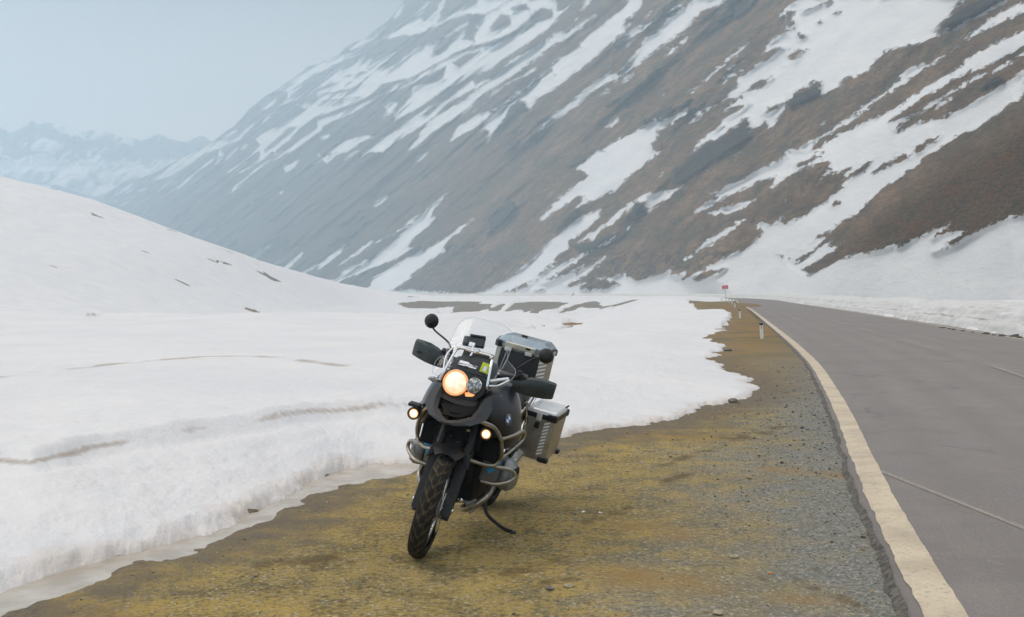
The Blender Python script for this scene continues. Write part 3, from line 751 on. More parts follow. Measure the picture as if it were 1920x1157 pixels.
rock = m.mix(m.math('MULTIPLY', m.mapr(m.noise(m.mapping(PL, (1, .55, 1)), 16, 6, .65), .55, .66), m.mapr(nf_, 0, 1, .35, 1.0)), rock, (0.34, 0.165, 0.062))
rock = m.mix(m.math('MULTIPLY', m.mapr(e3, .62, .70), .6), rock, (0.30, 0.26, 0.20))
rock = m.mix(m.math('MULTIPLY', m.mapr(m.noise(m.mapping(PL, (1, .6, 1)), 36, 6, .78), .5, .68), .45), rock, (0.40, 0.30, 0.21))
rock = m.mix(m.mapr(m.math('ADD', cg, m.math('MULTIPLY', m.math('SUBTRACT', e2, .5), 22.0)), -1, 3), rock, m.mix(e2, (0.062, 0.060, 0.058), (0.19, 0.165, 0.14)))
snc = m.mix(m.mapr(m.noise(PL, 6, 4, .6), .35, .65), (0.72, 0.72, 0.725), (0.79, 0.785, 0.78))
rock = m.mix(nf_, rock, m.mix(.72, rock, (0.17, 0.090, 0.028)))
mot = m.noise(m.mapping(PL, (1, .85, 1)), 60, 7, .8)
rock = m.mix(m.math('MULTIPLY', fa_, .8), rock, m.mix(mot, (0.045, 0.055, 0.062), (0.13, 0.135, 0.135)))  # haze put into the rock colour: darker and bluer towards the far left
rock = m.mix(m.math('MULTIPLY', nf_, m.mapr(mot, .50, .60, 0, .8)), rock, (0.075, 0.068, 0.030))
rock = m.mix(m.math('MULTIPLY', nf_, m.mapr(mot, .47, .38, 0, .85)), rock, (0.40, 0.165, 0.042))
rock = m.mix(m.math('MULTIPLY', nf_, m.mapr(m.noise(PL, 210, 3, .7), .66, .70, 0, .8)), rock, (0.55, 0.50, 0.42))
rock = m.mix(m.math('MULTIPLY', m.math('SUBTRACT', 1.0, nf_), m.mapr(mot, .48, .64, 0, .45)), rock, (0.115, 0.095, 0.062))
rock = m.mix(m.math('MULTIPLY', nf_, m.mapr(m.noise(PL, 9, 5, .65), .52, .64, 0, .6)), rock, (0.30, 0.12, 0.035))
rock = m.mix(m.math('MULTIPLY', nf_, m.mapr(m.noise(PL, 13, 5, .65), .54, .64, 0, .55)), rock, (0.085, 0.082, 0.035))
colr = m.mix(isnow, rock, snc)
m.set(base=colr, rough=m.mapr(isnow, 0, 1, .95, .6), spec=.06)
hh = m.math('ADD', m.math('MULTIPLY', isnow, .06), m.math('MULTIPLY', m.math('ADD', e2, m.math('MULTIPLY', e3, .35)), m.mapr(isnow, 0, 1, 1.0, .10)))
m.bump(hh, 1.0, 9.0)
mo = np_mesh("mountain", co, grid_faces(nr + 5, nc), m.m, True,
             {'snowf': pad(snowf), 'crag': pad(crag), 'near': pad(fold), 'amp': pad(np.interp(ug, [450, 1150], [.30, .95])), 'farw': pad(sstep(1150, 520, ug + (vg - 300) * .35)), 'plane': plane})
tag(mo, kind="structure")

# distant range closing the valley
us = np.arange(-520, 520, 2.5); vtop = np.interp(us, [-520, -200, 0, 20, 36, 48, 60, 75, 92, 110, 130, 150, 175, 200, 235, 262, 280, 300, 322, 340, 362, 378, 392, 420, 520],
    [215, 235, 239, 247, 243, 236, 227, 234, 229, 231, 241, 246, 243, 249, 252, 262, 256, 250, 262, 268, 258, 255, 262, 275, 330])
vtop = vtop + (fbm(us * .12, us * 0, 3, 4) - .5) * 8
tt = np.linspace(0, 1, 90); Ug, Tg = np.meshgrid(us, tt); Vg = vtop[None, :] + (470 - vtop)[None, :] * Tg
ug, vg = Ug.ravel(), Vg.ravel()
Df = 3250 - 700 * Tg.ravel() ** .8
rdg = 1 - np.abs(2 * fbm(ug / 55 + vg / 90, vg / 60, 44, 5, .55) - 1)
Df = Df * (1 + (rdg - .5) * .10)
xx = (ug - U0) / F; zz = (V0 - vg) / F
rp = [(-200, 236, -100, 232, 0, 238, 25, 248, 22, 262, 0, 268, -200, 262), (35, 245, 60, 226, 95, 230, 112, 246, 150, 260, 185, 284, 150, 282, 120, 272, 90, 262, 60, 258),
      (50, 285, 80, 279, 98, 292, 70, 294), (188, 288, 230, 266, 262, 282, 225, 302, 190, 297), (280, 272, 330, 266, 372, 262, 402, 262, 385, 290, 340, 303, 300, 292),
      (70, 340, 110, 347, 168, 372, 150, 373, 100, 353), (-10, 290, 20, 298, -10, 302), (240, 262, 262, 258, 270, 270)]
polys = [(1, [(r_[i], r_[i + 1]) for i in range(0, len(r_), 2)]) for r_ in rp]
rf = field(ug, vg, polys)
rf = np.maximum(rf, (rdg - .80) * 40 * sstep(330, 270, vg) - 2)
co = np.stack([xx * Df, Df, HC + zz * Df], 1)
nr, nc = len(tt), len(us)
crest = co.reshape(nr, nc, 3)[0]
back = [crest + np.array([0, 260 * k, -110.0 * k]) for k in (3, 1.5, .5)]
co = np.concatenate([np.concatenate(back), co])
fm = NM("far_range"); rfa = fm.attr('rock').outputs['Fac']; Pf = fm.geo()
nn = fm.noise(Pf, .012, 7, .65)
ir = fm.mapr(fm.math('ADD', rfa, fm.math('MULTIPLY', fm.math('SUBTRACT', nn, .5), 26.0)), -1, 1.5)
fm.set(base=fm.mix(ir, (0.88, 0.88, 0.88), (0.05, 0.06, 0.07)), rough=.8)
fo = np_mesh("distant_mountain", co, grid_faces(nr + 3, nc), fm.m, True, {'rock': np.concatenate([np.full(3 * nc, -10.0), rf])})
tag(fo, kind="structure")

# air: one box of even haze round everything
hm = bpy.data.materials.new("haze"); hm.use_nodes = True; ht = hm.node_tree; ht.nodes.clear()
ho = ht.nodes.new('ShaderNodeOutputMaterial'); hv = ht.nodes.new('ShaderNodeVolumePrincipled')
hv.inputs['Color'].default_value = (0.685, 0.86, 0.985, 1); hv.inputs['Density'].default_value = HAZE_DENSITY = 0.00066
hv.inputs['Anisotropy'].default_value = 0.1
ht.links.new(hv.outputs[0], ho.inputs['Volume'])
bmh = bmesh.new(); bmesh.ops.create_cube(bmh, size=1.0)
ztop = 840.0; zbot = -60.0
for v_ in bmh.verts: v_.co = (v_.co.x * 8600, v_.co.y * 8600, zbot + (v_.co.z + .5) * (ztop - zbot))
mh = bpy.data.meshes.new("haze"); bmh.to_mesh(mh); bmh.free(); mh.materials.append(hm)
hz = bpy.data.objects.new("haze", mh); COL.objects.link(hz); tag(hz, kind="stuff")
# ------------------------------------------------------------------ motorcycle
def solid(name, base, rough=.5, metal=0.0, spec=.5, coat=0.0, nscale=0, namp=.15, bumpd=0.0, dust=0.0):
    m = NM(name); 
    tcn = m.n('ShaderNodeTexCoord').outputs['Object']
    c = base
    if nscale:
        nn = m.noise(tcn, nscale, 4, .6)
        c = m.mix(m.mapr(nn, .35, .65), tuple(x * (1 - namp) for x in base), tuple(min(1, x * (1 + namp)) for x in base))
        m.set(rough=m.mapr(nn, .3, .7, max(.03, rough - .08), min(1, rough + .08)))
    else: m.set(rough=rough)
    if dust:
        d_ = m.mapr(m.noise(tcn, 9, 5, .7), .45, .72, 0, dust)
        c = m.mix(d_, c if not isinstance(c, tuple) else base, (0.20, 0.165, 0.12))
    m.set(base=c, metal=metal, spec=spec, coat=coat)
    if bumpd and nscale: m.bump(m.noise(tcn, nscale * 6, 3, .6), .4, bumpd)
    return m.m
M_PAINT = solid("graphite_paint", (0.010, 0.011, 0.015), .30, 0, .4, .2, 3, .15, 0, .04)
M_GREY = solid("beak_plastic", (0.026, 0.029, 0.034), .48, 0, .35, 0, 30, .1, .0006, .08)
M_BLACK = solid("black_plastic", (0.008, 0.008, 0.009), .5, 0, .4, 0, 40, .2, .0004, .06)
M_MATT = solid("matt_black", (0.008, 0.008, 0.008), .75, 0, .2, 0, 30, .2, .0008)
M_GUARD = solid("guard_plastic", (0.020, 0.030, 0.032), .33, 0, .5, 0, 25, .15, .0003, .05)
M_RUBBER = solid("rubber", (0.013, 0.0125, 0.012), .85, 0, .25, 0, 30, .2, .001)
M_TUBE = solid("dusty_steel", (0.36, 0.33, 0.28), .34, .85, .5, 0, 14, .2, .0004, .45)
M_CHROME = solid("chrome", (0.78, 0.79, 0.80), .14, 1.0, .5, 0, 0)
M_ALU = solid("brushed_aluminium", (0.36, 0.335, 0.28), .42, .8, .5, 0, 10, .12, .0004, .30)
M_ALUTOP = solid("pale_aluminium", (0.80, 0.80, 0.79), .36, .6, .5, 0, 10, .06, .0003)
M_ENGINE = solid("engine_alloy", (0.26, 0.265, 0.27), .42, .7, .5, 0, 18, .2, .0006, .35)
M_STRIPE = solid("reflective_stripe", (0.80, 0.79, 0.76), .35, 0, .6)
M_BLUE = solid("blue_strap", (0.02, 0.30, 0.60), .5, 0, .4)
M_YEL = solid("yellow_sticker", (0.52, 0.60, 0.03), .5, 0, .4)
M_WHITE = solid("white_plastic", (0.75, 0.75, 0.74), .4)
M_SEAT = solid("seat_vinyl", (0.018, 0.019, 0.022), .6, 0, .35, 0, 60, .2, .0008)
M_BBLUE = solid("badge_blue", (0.02, 0.16, 0.52), .25, 0, .5)
M_SCREENG = solid("dial_glass", (0.03, 0.04, 0.05), .08, 0, .5)
_g = NM("windscreen"); _g.t.nodes.remove(_g.b)
_tr = _g.n('ShaderNodeBsdfTransparent', {0: (.965, .975, .98, 1)}); _gl = _g.n('ShaderNodeBsdfGlossy', {0: (.95, .97, 1, 1), 'Roughness': .06})
_fr = _g.n('ShaderNodeLayerWeight', {'Blend': .35}); _mx = _g.n('ShaderNodeMixShader', {0: _g.mapr(_fr.outputs['Fresnel'], 0, 1, .0, .035), 1: _tr.outputs[0], 2: _gl.outputs[0]})
_g.t.links.new(_mx.outputs[0], _g.o.inputs[0]); M_SCREEN = _g.m
_g = NM("screen_rim"); _g.set(base=(.72, .76, .78), rough=.15); _g.set(alpha=.28); M_RIM = _g.m
def lamp_mat(name, c1, c2, st, sc=38):
    m = NM(name); P_ = m.n('ShaderNodeTexCoord').outputs['Object']
    v_ = m.n('ShaderNodeTexVoronoi', {'Vector': P_, 'Scale': sc}); k = m.mapr(v_.outputs['Distance'], .0, .75)
    cc = m.mix(k, c1, c2)
    m.set(base=(.6, .5, .35), rough=.15, emc=cc, ems=st); return m.m
_g = NM("lit_lamp"); P_ = _g.n('ShaderNodeTexCoord').outputs['Object']
_d = _g.n('ShaderNodeVectorMath', {0: P_, 1: (1.415, -.058, 1.075)}, operation='DISTANCE').outputs['Value']
_v = _g.mapr(_g.n('ShaderNodeTexVoronoi', {'Vector': P_, 'Scale': 34.0}).outputs['Distance'], .1, .75)
_c = _g.mix(_g.mapr(_d, .02, .072), (1.0, 0.95, 0.86), (1.0, 0.60, 0.27)); _c = _g.mix(_g.math('MULTIPLY', _v, .75), _c, (0.62, 0.38, 0.20))
_g.set(base=(.6, .55, .45), rough=.12, emc=_c, ems=.95); M_LAMP = _g.m
M_LAMPRIM = lamp_mat("lamp_rim_glow", (1.0, 0.36, 0.05), (0.75, 0.20, 0.02), .55)
M_AMBER = lamp_mat("amber_lamp", (1.0, 0.42, 0.06), (0.9, 0.20, 0.01), 1.0, 90)
M_FOG = lamp_mat("fog_lamp_glow", (1.0, 0.83, 0.55), (1.0, 0.62, 0.25), 2.4, 60)
_g = NM("clear_lens"); P_ = _g.n('ShaderNodeTexCoord').outputs['Object']
_v = _g.n('ShaderNodeTexVoronoi', {'Vector': P_, 'Scale': 70.0})
_g.set(base=_g.mix(_g.mapr(_v.outputs['Distance'], 0, .7), (.75, .76, .76), (.16, .17, .18)), rough=.08, metal=.6); M_LENS = _g.m
_g = NM("muddy_tyre"); _a = _g.attr('groove').outputs['Fac']; P_ = _g.n('ShaderNodeTexCoord').outputs['Object']
_n = _g.noise(P_, 14, 5, .7)
_k = _g.mapr(_g.math('ADD', _g.math('MULTIPLY', _a, .34), _g.math('MULTIPLY', _n, .8)), .55, .95)
_g.set(base=_g.mix(_k, (0.014, 0.013, 0.011), (0.085, 0.066, 0.036)), rough=.85, spec=.25); _g.bump(_g.noise(P_, 120, 3), .4, .001); M_TYRE = _g.m

bike = bpy.data.objects.new("motorcycle", None); COL.objects.link(bike)
tag(bike, "dark grey touring motorcycle with lit headlights and aluminium cases leaning on its side stand", "motorcycle")
_h = Vector((-.231, -.973, 0)).normalized(); _l = Vector((-_h.y, _h.x, 0)); _ph = math.radians(14)
_Y = _l * math.cos(_ph) - Vector((0, 0, math.sin(_ph))); _Z = _l * math.sin(_ph) + Vector((0, 0, math.cos(_ph)))
BM = Matrix(((_h.x, _Y.x, _Z.x, -.213), (_h.y, _Y.y, _Z.y, 7.59), (_h.z, _Y.z, _Z.z, .004), (0, 0, 0, 1)))
bike.matrix_world = BM
bike.empty_display_size = .2

STEER = math.radians(8)
_p0 = Vector((1.60, 0, 0)); _ax = Vector((-math.sin(math.atan(.488)), 0, math.cos(math.atan(.488))))
SM = Matrix.Translation(_p0) @ Matrix.Rotation(STEER, 4, _ax) @ Matrix.Translation(-_p0)
SI = SM.inverted()

class B:
    """collects shapes into one mesh"""
    def __init__(s): s.bm = bmesh.new(); s.T = None
    def _x(s, vs):
        return vs
    def box(s, c, size, rot=(0, 0, 0), bev=0.0, taper=None):
        r = bmesh.ops.create_cube(s.bm, size=1.0); vs = r['verts']
        R = Matrix.Rotation(rot[2], 3, 'Z') @ Matrix.Rotation(rot[1], 3, 'Y') @ Matrix.Rotation(rot[0], 3, 'X')
        for v in vs:
            p = Vector((v.co.x * size[0], v.co.y * size[1], v.co.z * size[2]))
            if taper:   # (axis scale at -z)
                k = .5 - v.co.z; p.x *= 1 + (taper[0] - 1) * k; p.y *= 1 + (taper[1] - 1) * k
            v.co = R @ p + Vector(c)
        if bev: 
            es = list({e for v in vs for e in v.link_edges}); bmesh.ops.bevel(s.bm, geom=es, offset=bev, segments=2, affect='EDGES', profile=.7)
        return s
    def prism(s, pts, dvec, bev=0.0):
        """polygon (3d points) extruded along dvec"""
        f = s.bm.faces.new([s.bm.verts.new(p) for p in pts])
        r = bmesh.ops.extrude_face_region(s.bm, geom=[f]); nv = [x for x in r['geom'] if isinstance(x, bmesh.types.BMVert)]
        for v in nv: v.co += Vector(dvec)
        vs = list(f.verts) + nv
        es = list({e for v in vs for e in v.link_edges})
        if bev: bmesh.ops.bevel(s.bm, geom=es, offset=bev, segments=2, affect='EDGES', profile=.7)
        return s
    def tube(s, pts, r, n=10, sm=6, cap=True, flat=None):
        P = [Vector(p) for p in (catmull(pts, sm) if sm and len(pts) > 2 else pts)]
        rs = [r] * len(P) if not isinstance(r, (list, tuple)) else list(np.interp(np.linspace(0, 1, len(P)), np.linspace(0, 1, len(r)), r))
        up = None; rings = []
        for i, p in enumerate(P):
            t = (P[min(i + 1, len(P) - 1)] - P[max(i - 1, 0)]).normalized()
            if up is None:
                up = t.orthogonal().normalized() if flat is None else (Vector(flat) - t * t.dot(Vector(flat))).normalized()
            up = (up - t * t.dot(up)).normalized(); b = t.cross(up)
            fl = 1.0 if flat is None else .3
            rings.append([s.bm.verts.new(p + (up * math.cos(a) * fl + b * math.sin(a)) * rs[i]) for a in [2 * math.pi * k / n for k in range(n)]])
        for a, b in zip(rings[:-1], rings[1:]):
            for k in range(n): s.bm.faces.new((a[k], a[(k + 1) % n], b[(k + 1) % n], b[k]))
        if cap: s.bm.faces.new(rings[0][::-1]); s.bm.faces.new(rings[-1])
        return s
    def loft(s, rings, cap=True, close=True):
        R = [[s.bm.verts.new(p) for p in ring] for ring in rings]; n = len(R[0])
        for a, b in zip(R[:-1], R[1:]):
            for k in range(n if close else n - 1): s.bm.faces.new((a[k], a[(k + 1) % n], b[(k + 1) % n], b[k]))
        if cap and close: s.bm.faces.new(R[0][::-1]); s.bm.faces.new(R[-1])
        return s
    def lathe(s, prof, c, axis=(0, 1, 0), n=32, closed=False):
        """prof: list of (radius, along axis)"""
        ax = Vector(axis).normalized(); u = ax.orthogonal().normalized(); w = ax.cross(u); c = Vector(c)
        R = []
        for r_, h_ in prof:
            if r_ < 1e-5: R.append([s.bm.verts.new(c + ax * h_)])
            else: R.append([s.bm.verts.new(c + ax * h_ + (u * math.cos(a) + w * math.sin(a)) * r_) for a in [2 * math.pi * k / n for k in range(n)]])
        prs = list(zip(R[:-1], R[1:])) + ([(R[-1], R[0])] if closed else [])
        for a, b in prs:
            for k in range(n):
                q_ = []
                for v in ((a[k % len(a)]), (a[(k + 1) % len(a)] if len(a) > 1 else None), (b[(k + 1) % len(b)] if len(b) > 1 else None), b[k % len(b)]):
                    if v is not None and v not in q_: q_.append(v)
                if len(q_) > 2: s.bm.faces.new(q_)
        return s
    def xf(s, M):
        bmesh.ops.transform(s.bm, matrix=M, verts=s.bm.verts); return s
    def solidify(s, t):
        bmesh.ops.recalc_face_normals(s.bm, faces=s.bm.faces)
        bmesh.ops.solidify(s.bm, geom=s.bm.faces[:], thickness=t); return s
    def build(s, name, mat, parent=None, smooth=True, sub=0, steer=False, ang=35, label=None):
        if steer: s.xf(SM)
        bmesh.ops.recalc_face_normals(s.bm, faces=s.bm.faces)
        me = bpy.data.meshes.new(name); s.bm.to_mesh(me); s.bm.free()
        me.materials.append(mat); me.polygons.foreach_set("use_smooth", [smooth] * len(me.polygons))
        o = bpy.data.objects.new(name, me); COL.objects.link(o)
        if parent is not None: o.parent = parent
        if smooth and not sub:
            me.set_sharp_from_angle(angle=math.radians(ang))
        if sub:
            md = o.modifiers.new("s", 'SUBSURF'); md.levels = sub; md.render_levels = sub
        if label: o["label"] = label
        return o
def mir(pts): return [(p[0], -p[1], p[2]) for p in pts]
def S2(fn):
    for sg_ in (1, -1): fn(sg_)

# ---- wheels
def make_wheel(cx, Ro, hw, rim_r, name, steer, discs):
    c = (cx, 0, Ro)
    # tyre with block tread
    nu, nv_ = 280, 30; co = []; gr = []
    for i in range(nu):
        th_ = 2 * math.pi * i / nu
        for j in range(nv_):
            f_ = j / (nv_ - 1) * 2 - 1            # across: -1..1
            a = f_ * math.radians(128)
            yy = hw * math.sin(a) * (1.0 if abs(a) < 1.57 else 1.0)
            rr_ = Ro - hw * (1 - math.cos(a)) * .98
            if abs(a) > 1.57: rr_ = Ro - hw * .98 - (abs(a) - 1.57) * (Ro - hw - rim_r) * 1.05
            g_ = 0
            if abs(a) < 1.25:
                ph_ = th_ * 26 / (2 * math.pi) + abs(a) * .95
                fr_ = ph_ % 1.0
                g_ = 1 if (fr_ < .26 or (abs(abs(a) - .42) < .055 and fr_ > .5)) else 0
                if abs(a) < .08: g_ = 0 if (fr_ > .3) else 1
                rr_ -= g_ * .0065
            co.append((cx + math.sin(th_) * rr_, yy, Ro + math.cos(th_) * rr_)); gr.append(g_ * (1 if abs(a) < 1.25 else 0) + (.35 if abs(a) < .9 else 0))
    idx = np.arange(nu * nv_).reshape(nu, nv_); idx = np.concatenate([idx, idx[:1]], 0)
    fc = np.stack([idx[:-1, :-1], idx[:-1, 1:], idx[1:, 1:], idx[1:, :-1]], -1).reshape(-1, 4)
    co = np.array(co)
    if steer:
        A = np.array(SM); co = co @ A[:3, :3].T + A[:3, 3]
    rim = B()
    rim.lathe([(rim_r + .012, -hw * .62), (rim_r + .012, -hw * .55), (rim_r - .022, -hw * .25), (rim_r - .022, hw * .25), (rim_r + .012, hw * .55), (rim_r + .012, hw * .62),
               (rim_r - .006, hw * .62), (rim_r - .032, hw * .25), (rim_r - .032, -hw * .25), (rim_r - .006, -hw * .62)], c, (0, 1, 0), 64, closed=True)
    w = rim.build(name, M_BLACK, bike, steer=steer)
    ty = np_mesh("tyre", co, fc, M_TYRE, True, {'groove': np.array(gr, np.float32)}); ty.data.set_sharp_from_angle(angle=math.radians(40)); ty.parent = w
    hb = B().lathe([(0, -.085), (.022, -.085), (.024, -.06), (.045, -.055), (.045, -.04), (.030, -.03), (.030, .03), (.045, .04), (.045, .055), (.024, .06), (.022, .085), (0, .085)], c, (0, 1, 0), 28)
    hb.build("hub", M_ENGINE, w, steer=steer)
    sp = B()
    for k in range(20):
        for sgn in (-1, 1):
            a0 = 2 * math.pi * (k + .25 * sgn) / 20; a1 = a0 + sgn * .55
            p0 = Vector((cx + math.sin(a1) * .040, sgn * .048, Ro + math.cos(a1) * .040)); p1 = Vector((cx + math.sin(a0) * (rim_r - .01), sgn * hw * .5, Ro + math.cos(a0) * (rim_r - .01)))
            sp.tube([p0, p1], .0022, 5, 0)
    sp.build("spokes", M_CHROME, w, steer=steer)
    for sgn in discs:
        d = B().lathe([(.098, sgn * .064), (.152, sgn * .064), (.152, sgn * .069), (.098, sgn * .069)], c, (0, 1, 0), 48, closed=True)
        for k in range(6):
            a = 2 * math.pi * k / 6
            d.tube([(cx + math.sin(a) * .045, sgn * .058, Ro + math.cos(a) * .045), (cx + math.sin(a + .25) * .104, sgn * .066, Ro + math.cos(a + .25) * .104)], .007, 6, 0)
        d.build("brake_disc", M_CHROME, w, steer=steer, ang=30)
    return w
make_wheel(1.51, .330, .056, .238, "front_wheel", True, (-1, 1))
make_wheel(0.0, .330, .075, .222, "rear_wheel", False, (-1,))

# ---- front fork, mudguard
RK = math.atan(.488)
def legpt(z, y, fwd=0.0): return (1.51 - .488 * (z - .33) + fwd * math.cos(RK), y, z + fwd * math.sin(RK))
for sg_ in (1, -1):
    y0 = .092 * sg_
    lg = B()
    lg.tube([legpt(.270, y0, -.004), legpt(.34, y0), legpt(.50, y0), legpt(.64, y0)], [.024, .031, .031, .028], 14, 0)
    lg.tube([legpt(.62, y0), legpt(.90, y0), legpt(1.08, y0)], .0245, 14, 0)
    # flat fork protector in front of the slider
    lg.prism([legpt(.28, y0 - .026, .032), legpt(.28, y0 + .026, .032), legpt(.60, y0 + .030, .036), legpt(.60, y0 - .030, .036)], (.012, 0, .006), .003)
    fl = lg.build("fork_leg", M_BLACK, bike, steer=True)
    B().lathe([(0, 0), (.017, 0), (.017, .022), (.011, .026), (0, .026)], (1.51, .105 * sg_, .33), (0, sg_, 0), 16).build("axle_nut", M_CHROME, fl, steer=True)
    cl = B().box((1.425, .085 * sg_, .395), (.075, .055, .13), (0, RK * -1, 0), .012)
    cl.tube([(1.455, .112 * sg_, .43), (1.43, .112 * sg_, .37)], .015, 10, 0)
    cl.build("brake_caliper", M_MATT, bike, steer=True)
fd = B(); rings = []
for i in range(19):
    a = math.radians(-64 + i * 84 / 18); hwid = .098 - .035 * max(0, (i - 13) / 5) ** 2 * 1.0
    ring = []
    for j in range(9):
        f_ = j / 8 * 2 - 1; r_ = .372 - .030 * f_ * f_
        ring.append((1.51 + math.sin(a) * r_, f_ * hwid, .33 + math.cos(a) * r_))
    rings.append(ring)
fd.loft(rings, cap=False, close=False).solidify(.005)
# brace wings between fork legs
for sg_ in (1, -1):
    fd.prism([(1.40, .07 * sg_, .700), (1.42, .125 * sg_, .66), (1.46, .135 * sg_, .585), (1.44, .09 * sg_, .62)], (-.035, 0, -.01), .006)
fd.prism([(1.385, -.13, .655), (1.385, .13, .655), (1.41, .125, .59), (1.44, .06, .655), (1.445, 0, .665), (1.44, -.06, .655), (1.41, -.125, .59)], (-.05, 0, .03), .008)
fd.build("front_mudguard", M_BLACK, bike, steer=True)
# telelever arm, steering head and cables (dark works between the fork legs)
tl = B()
for sg_ in (1, -1): tl.tube([(1.33, .035 * sg_, .66), (1.15, .10 * sg_, .60), (.98, .13 * sg_, .58)], .02, 10, 4)
tl.box((1.325, 0, .68), (.06, .10, .05), (0, -.4, 0), .012); tl.box((1.155, 0, .97), (.07, .23, .035), (0, .45, 0), .01)
tl.tube([(1.25, 0, .66), (1.13, 0, .92)], .032, 12, 0)
tl.build("fork_bridge", M_MATT, bike)
cb = B()
for (y0, y1, o_) in ((-.03, .02, .0), (.04, .055, .01), (.06, .085, -.01), (-.06, -.075, 0)):
    cb.tube([(1.30 + o_, y0, .90), (1.36, y0 * .6 + .01, .80), (1.33, y1, .70), (1.40, y1 * 1.1, .60)], .0045, 6, 6)
cb.build("cable", M_MATT, bike)
for p_ in ((1.375, .005, .655), (1.36, .03, .70), (1.35, .075, .79), (1.35, -.03, .725)): B().box(p_, (.012, .022, .010), (.3, .4, .6), .002).build("clip", M_CHROME, bike)

# ---- engine
en = B()
en.box((.86, 0, .50), (.46, .27, .42), (0, 0, 0), .03); en.box((1.13, 0, .56), (.16, .22, .30), (0, .2, 0), .03); en.box((.50, 0, .46), (.36, .20, .34), (0, 0, 0), .03)
en.build("engine", M_MATT, bike)
for sg_ in (1, -1):
    cy = B()
    for k in range(7): cy.box((.93, sg_ * (.15 + k * .0165), .515), (.175, .007, .165), (sg_ * -.06, 0, 0), .012)
    cy.box((.93, sg_ * .20, .515), (.135, .14, .125), (0, 0, 0), .02)
    cyo = cy.build("cylinder", M_ENGINE, bike)
    hd = B(); rings = []
    for (yy, sx_, sz_, dz) in ((.262, .100, .090, 0), (.285, .112, .098, 0), (.325, .108, .092, -.002), (.352, .088, .070, -.006), (.362, .06, .045, -.008)):
        rings.append([(.93 + sx_ * math.copysign(abs(math.cos(a)) ** .55, math.cos(a)), sg_ * yy, .505 + dz + sz_ * math.copysign(abs(math.sin(a)) ** .55, math.sin(a)) + (.14 * (yy - .26) * -1)) for a in [2 * math.pi * k / 28 for k in range(28)]])
    hd.loft(rings); hd.build("valve_cover", M_ENGINE, cyo)
    B().box((.945, sg_ * .338, .535), (.12, .05, .045), (sg_ * .2, 0, 0), .014).build("cover_band", M_MATT, cyo)
    ex = B().tube([(1.00, sg_ * .24, .44), (1.10, sg_ * .23, .36), (1.12, sg_ * .15, .27), (1.00, sg_ * .08, .22), (.70, sg_ * .07, .20)], .021, 12, 6)
    ex.build("exhaust_pipe", M_TUBE, bike)
    bs = B().tube([(1.055, sg_ * .262, .60), (1.075, sg_ * .230, .555), (1.085, sg_ * .196, .515)], [.012, .022, .016], 10, 5, flat=(1, 0, 0)); bs.build("blue_strap", M_BLUE, bike)
B().prism([(1.16, -.12, .30), (1.16, .12, .30), (1.04, .14, .20), (.62, .13, .185), (.62, -.13, .185), (1.04, -.14, .20)], (0, 0, .012), .004).build("skid_plate", M_ENGINE, bike)
for p_ in ((1.19, .05, .325), (1.17, .09, .315), (1.19, -.02, .33)): B().lathe([(0, 0), (.012, 0), (.012, .02), (.006, .024), (0, .024)], p_, (1, .3, .1), 10).build("sensor_fitting", M_CHROME, bike)

# ---- tank and side fairings
def superring(x, cy, hy, z0, z1, p=2.4, n=36, ztilt=0.0, skew=0.0):
    r = []; cz = (z0 + z1) / 2; hz_ = (z1 - z0) / 2
    for k in range(n):
        a = 2 * math.pi * k / n; c_, s_ = math.cos(a), math.sin(a)
        dy = hy * math.copysign(abs(c_) ** (2 / p), c_); dz = hz_ * math.copysign(abs(s_) ** (2 / p), s_)
        r.append((x + ztilt * dz, cy + dy + skew * dz, cz + dz))
    return r
for sg_ in (1, -1):
    t_ = B()
    secs = [(1.355, .155, .020, .90, 1.00), (1.335, .165, .045, .87, 1.035), (1.28, .178, .072, .825, 1.060), (1.20, .190, .098, .765, 1.085), (1.10, .198, .115, .700, 1.105), (.98, .190, .122, .665, 1.095),
            (.86, .165, .110, .74, 1.06), (.76, .13, .09, .79, 1.00), (.68, .10, .07, .83, .95)]
    t_.loft([superring(x, sg_ * cy_, hy, z0, z1, 2.5, 36, -.10, -sg_ * .26) for x, cy_, hy, z0, z1 in secs])
    to = t_.build("side_fairing", M_PAINT, bike, ang=60)
    if sg_ == 1: LF = to
tk = B().loft([superring(x, 0, hy, z0, z1, 2.6, 36) for x, hy, z0, z1 in ((1.20, .07, .96, 1.07), (1.14, .13, .90, 1.11), (1.02, .155, .85, 1.135), (.90, .15, .82, 1.12), (.78, .13, .80, 1.05), (.68, .10, .80, .97))])
tk.build("fuel_tank", M_PAINT, bike, ang=60)
# dark radiator and inner panel behind the fork
rp_ = B().box((1.22, 0, .80), (.05, .30, .30), (0, -.2, 0), .02); rp_.box((1.16, .19, .70), (.05, .15, .20), (0, -.2, -.2), .02); rp_.box((1.16, -.19, .70), (.05, .15, .20), (0, -.2, .2), .02)
rp_.build("inner_panel", M_MATT, bike)

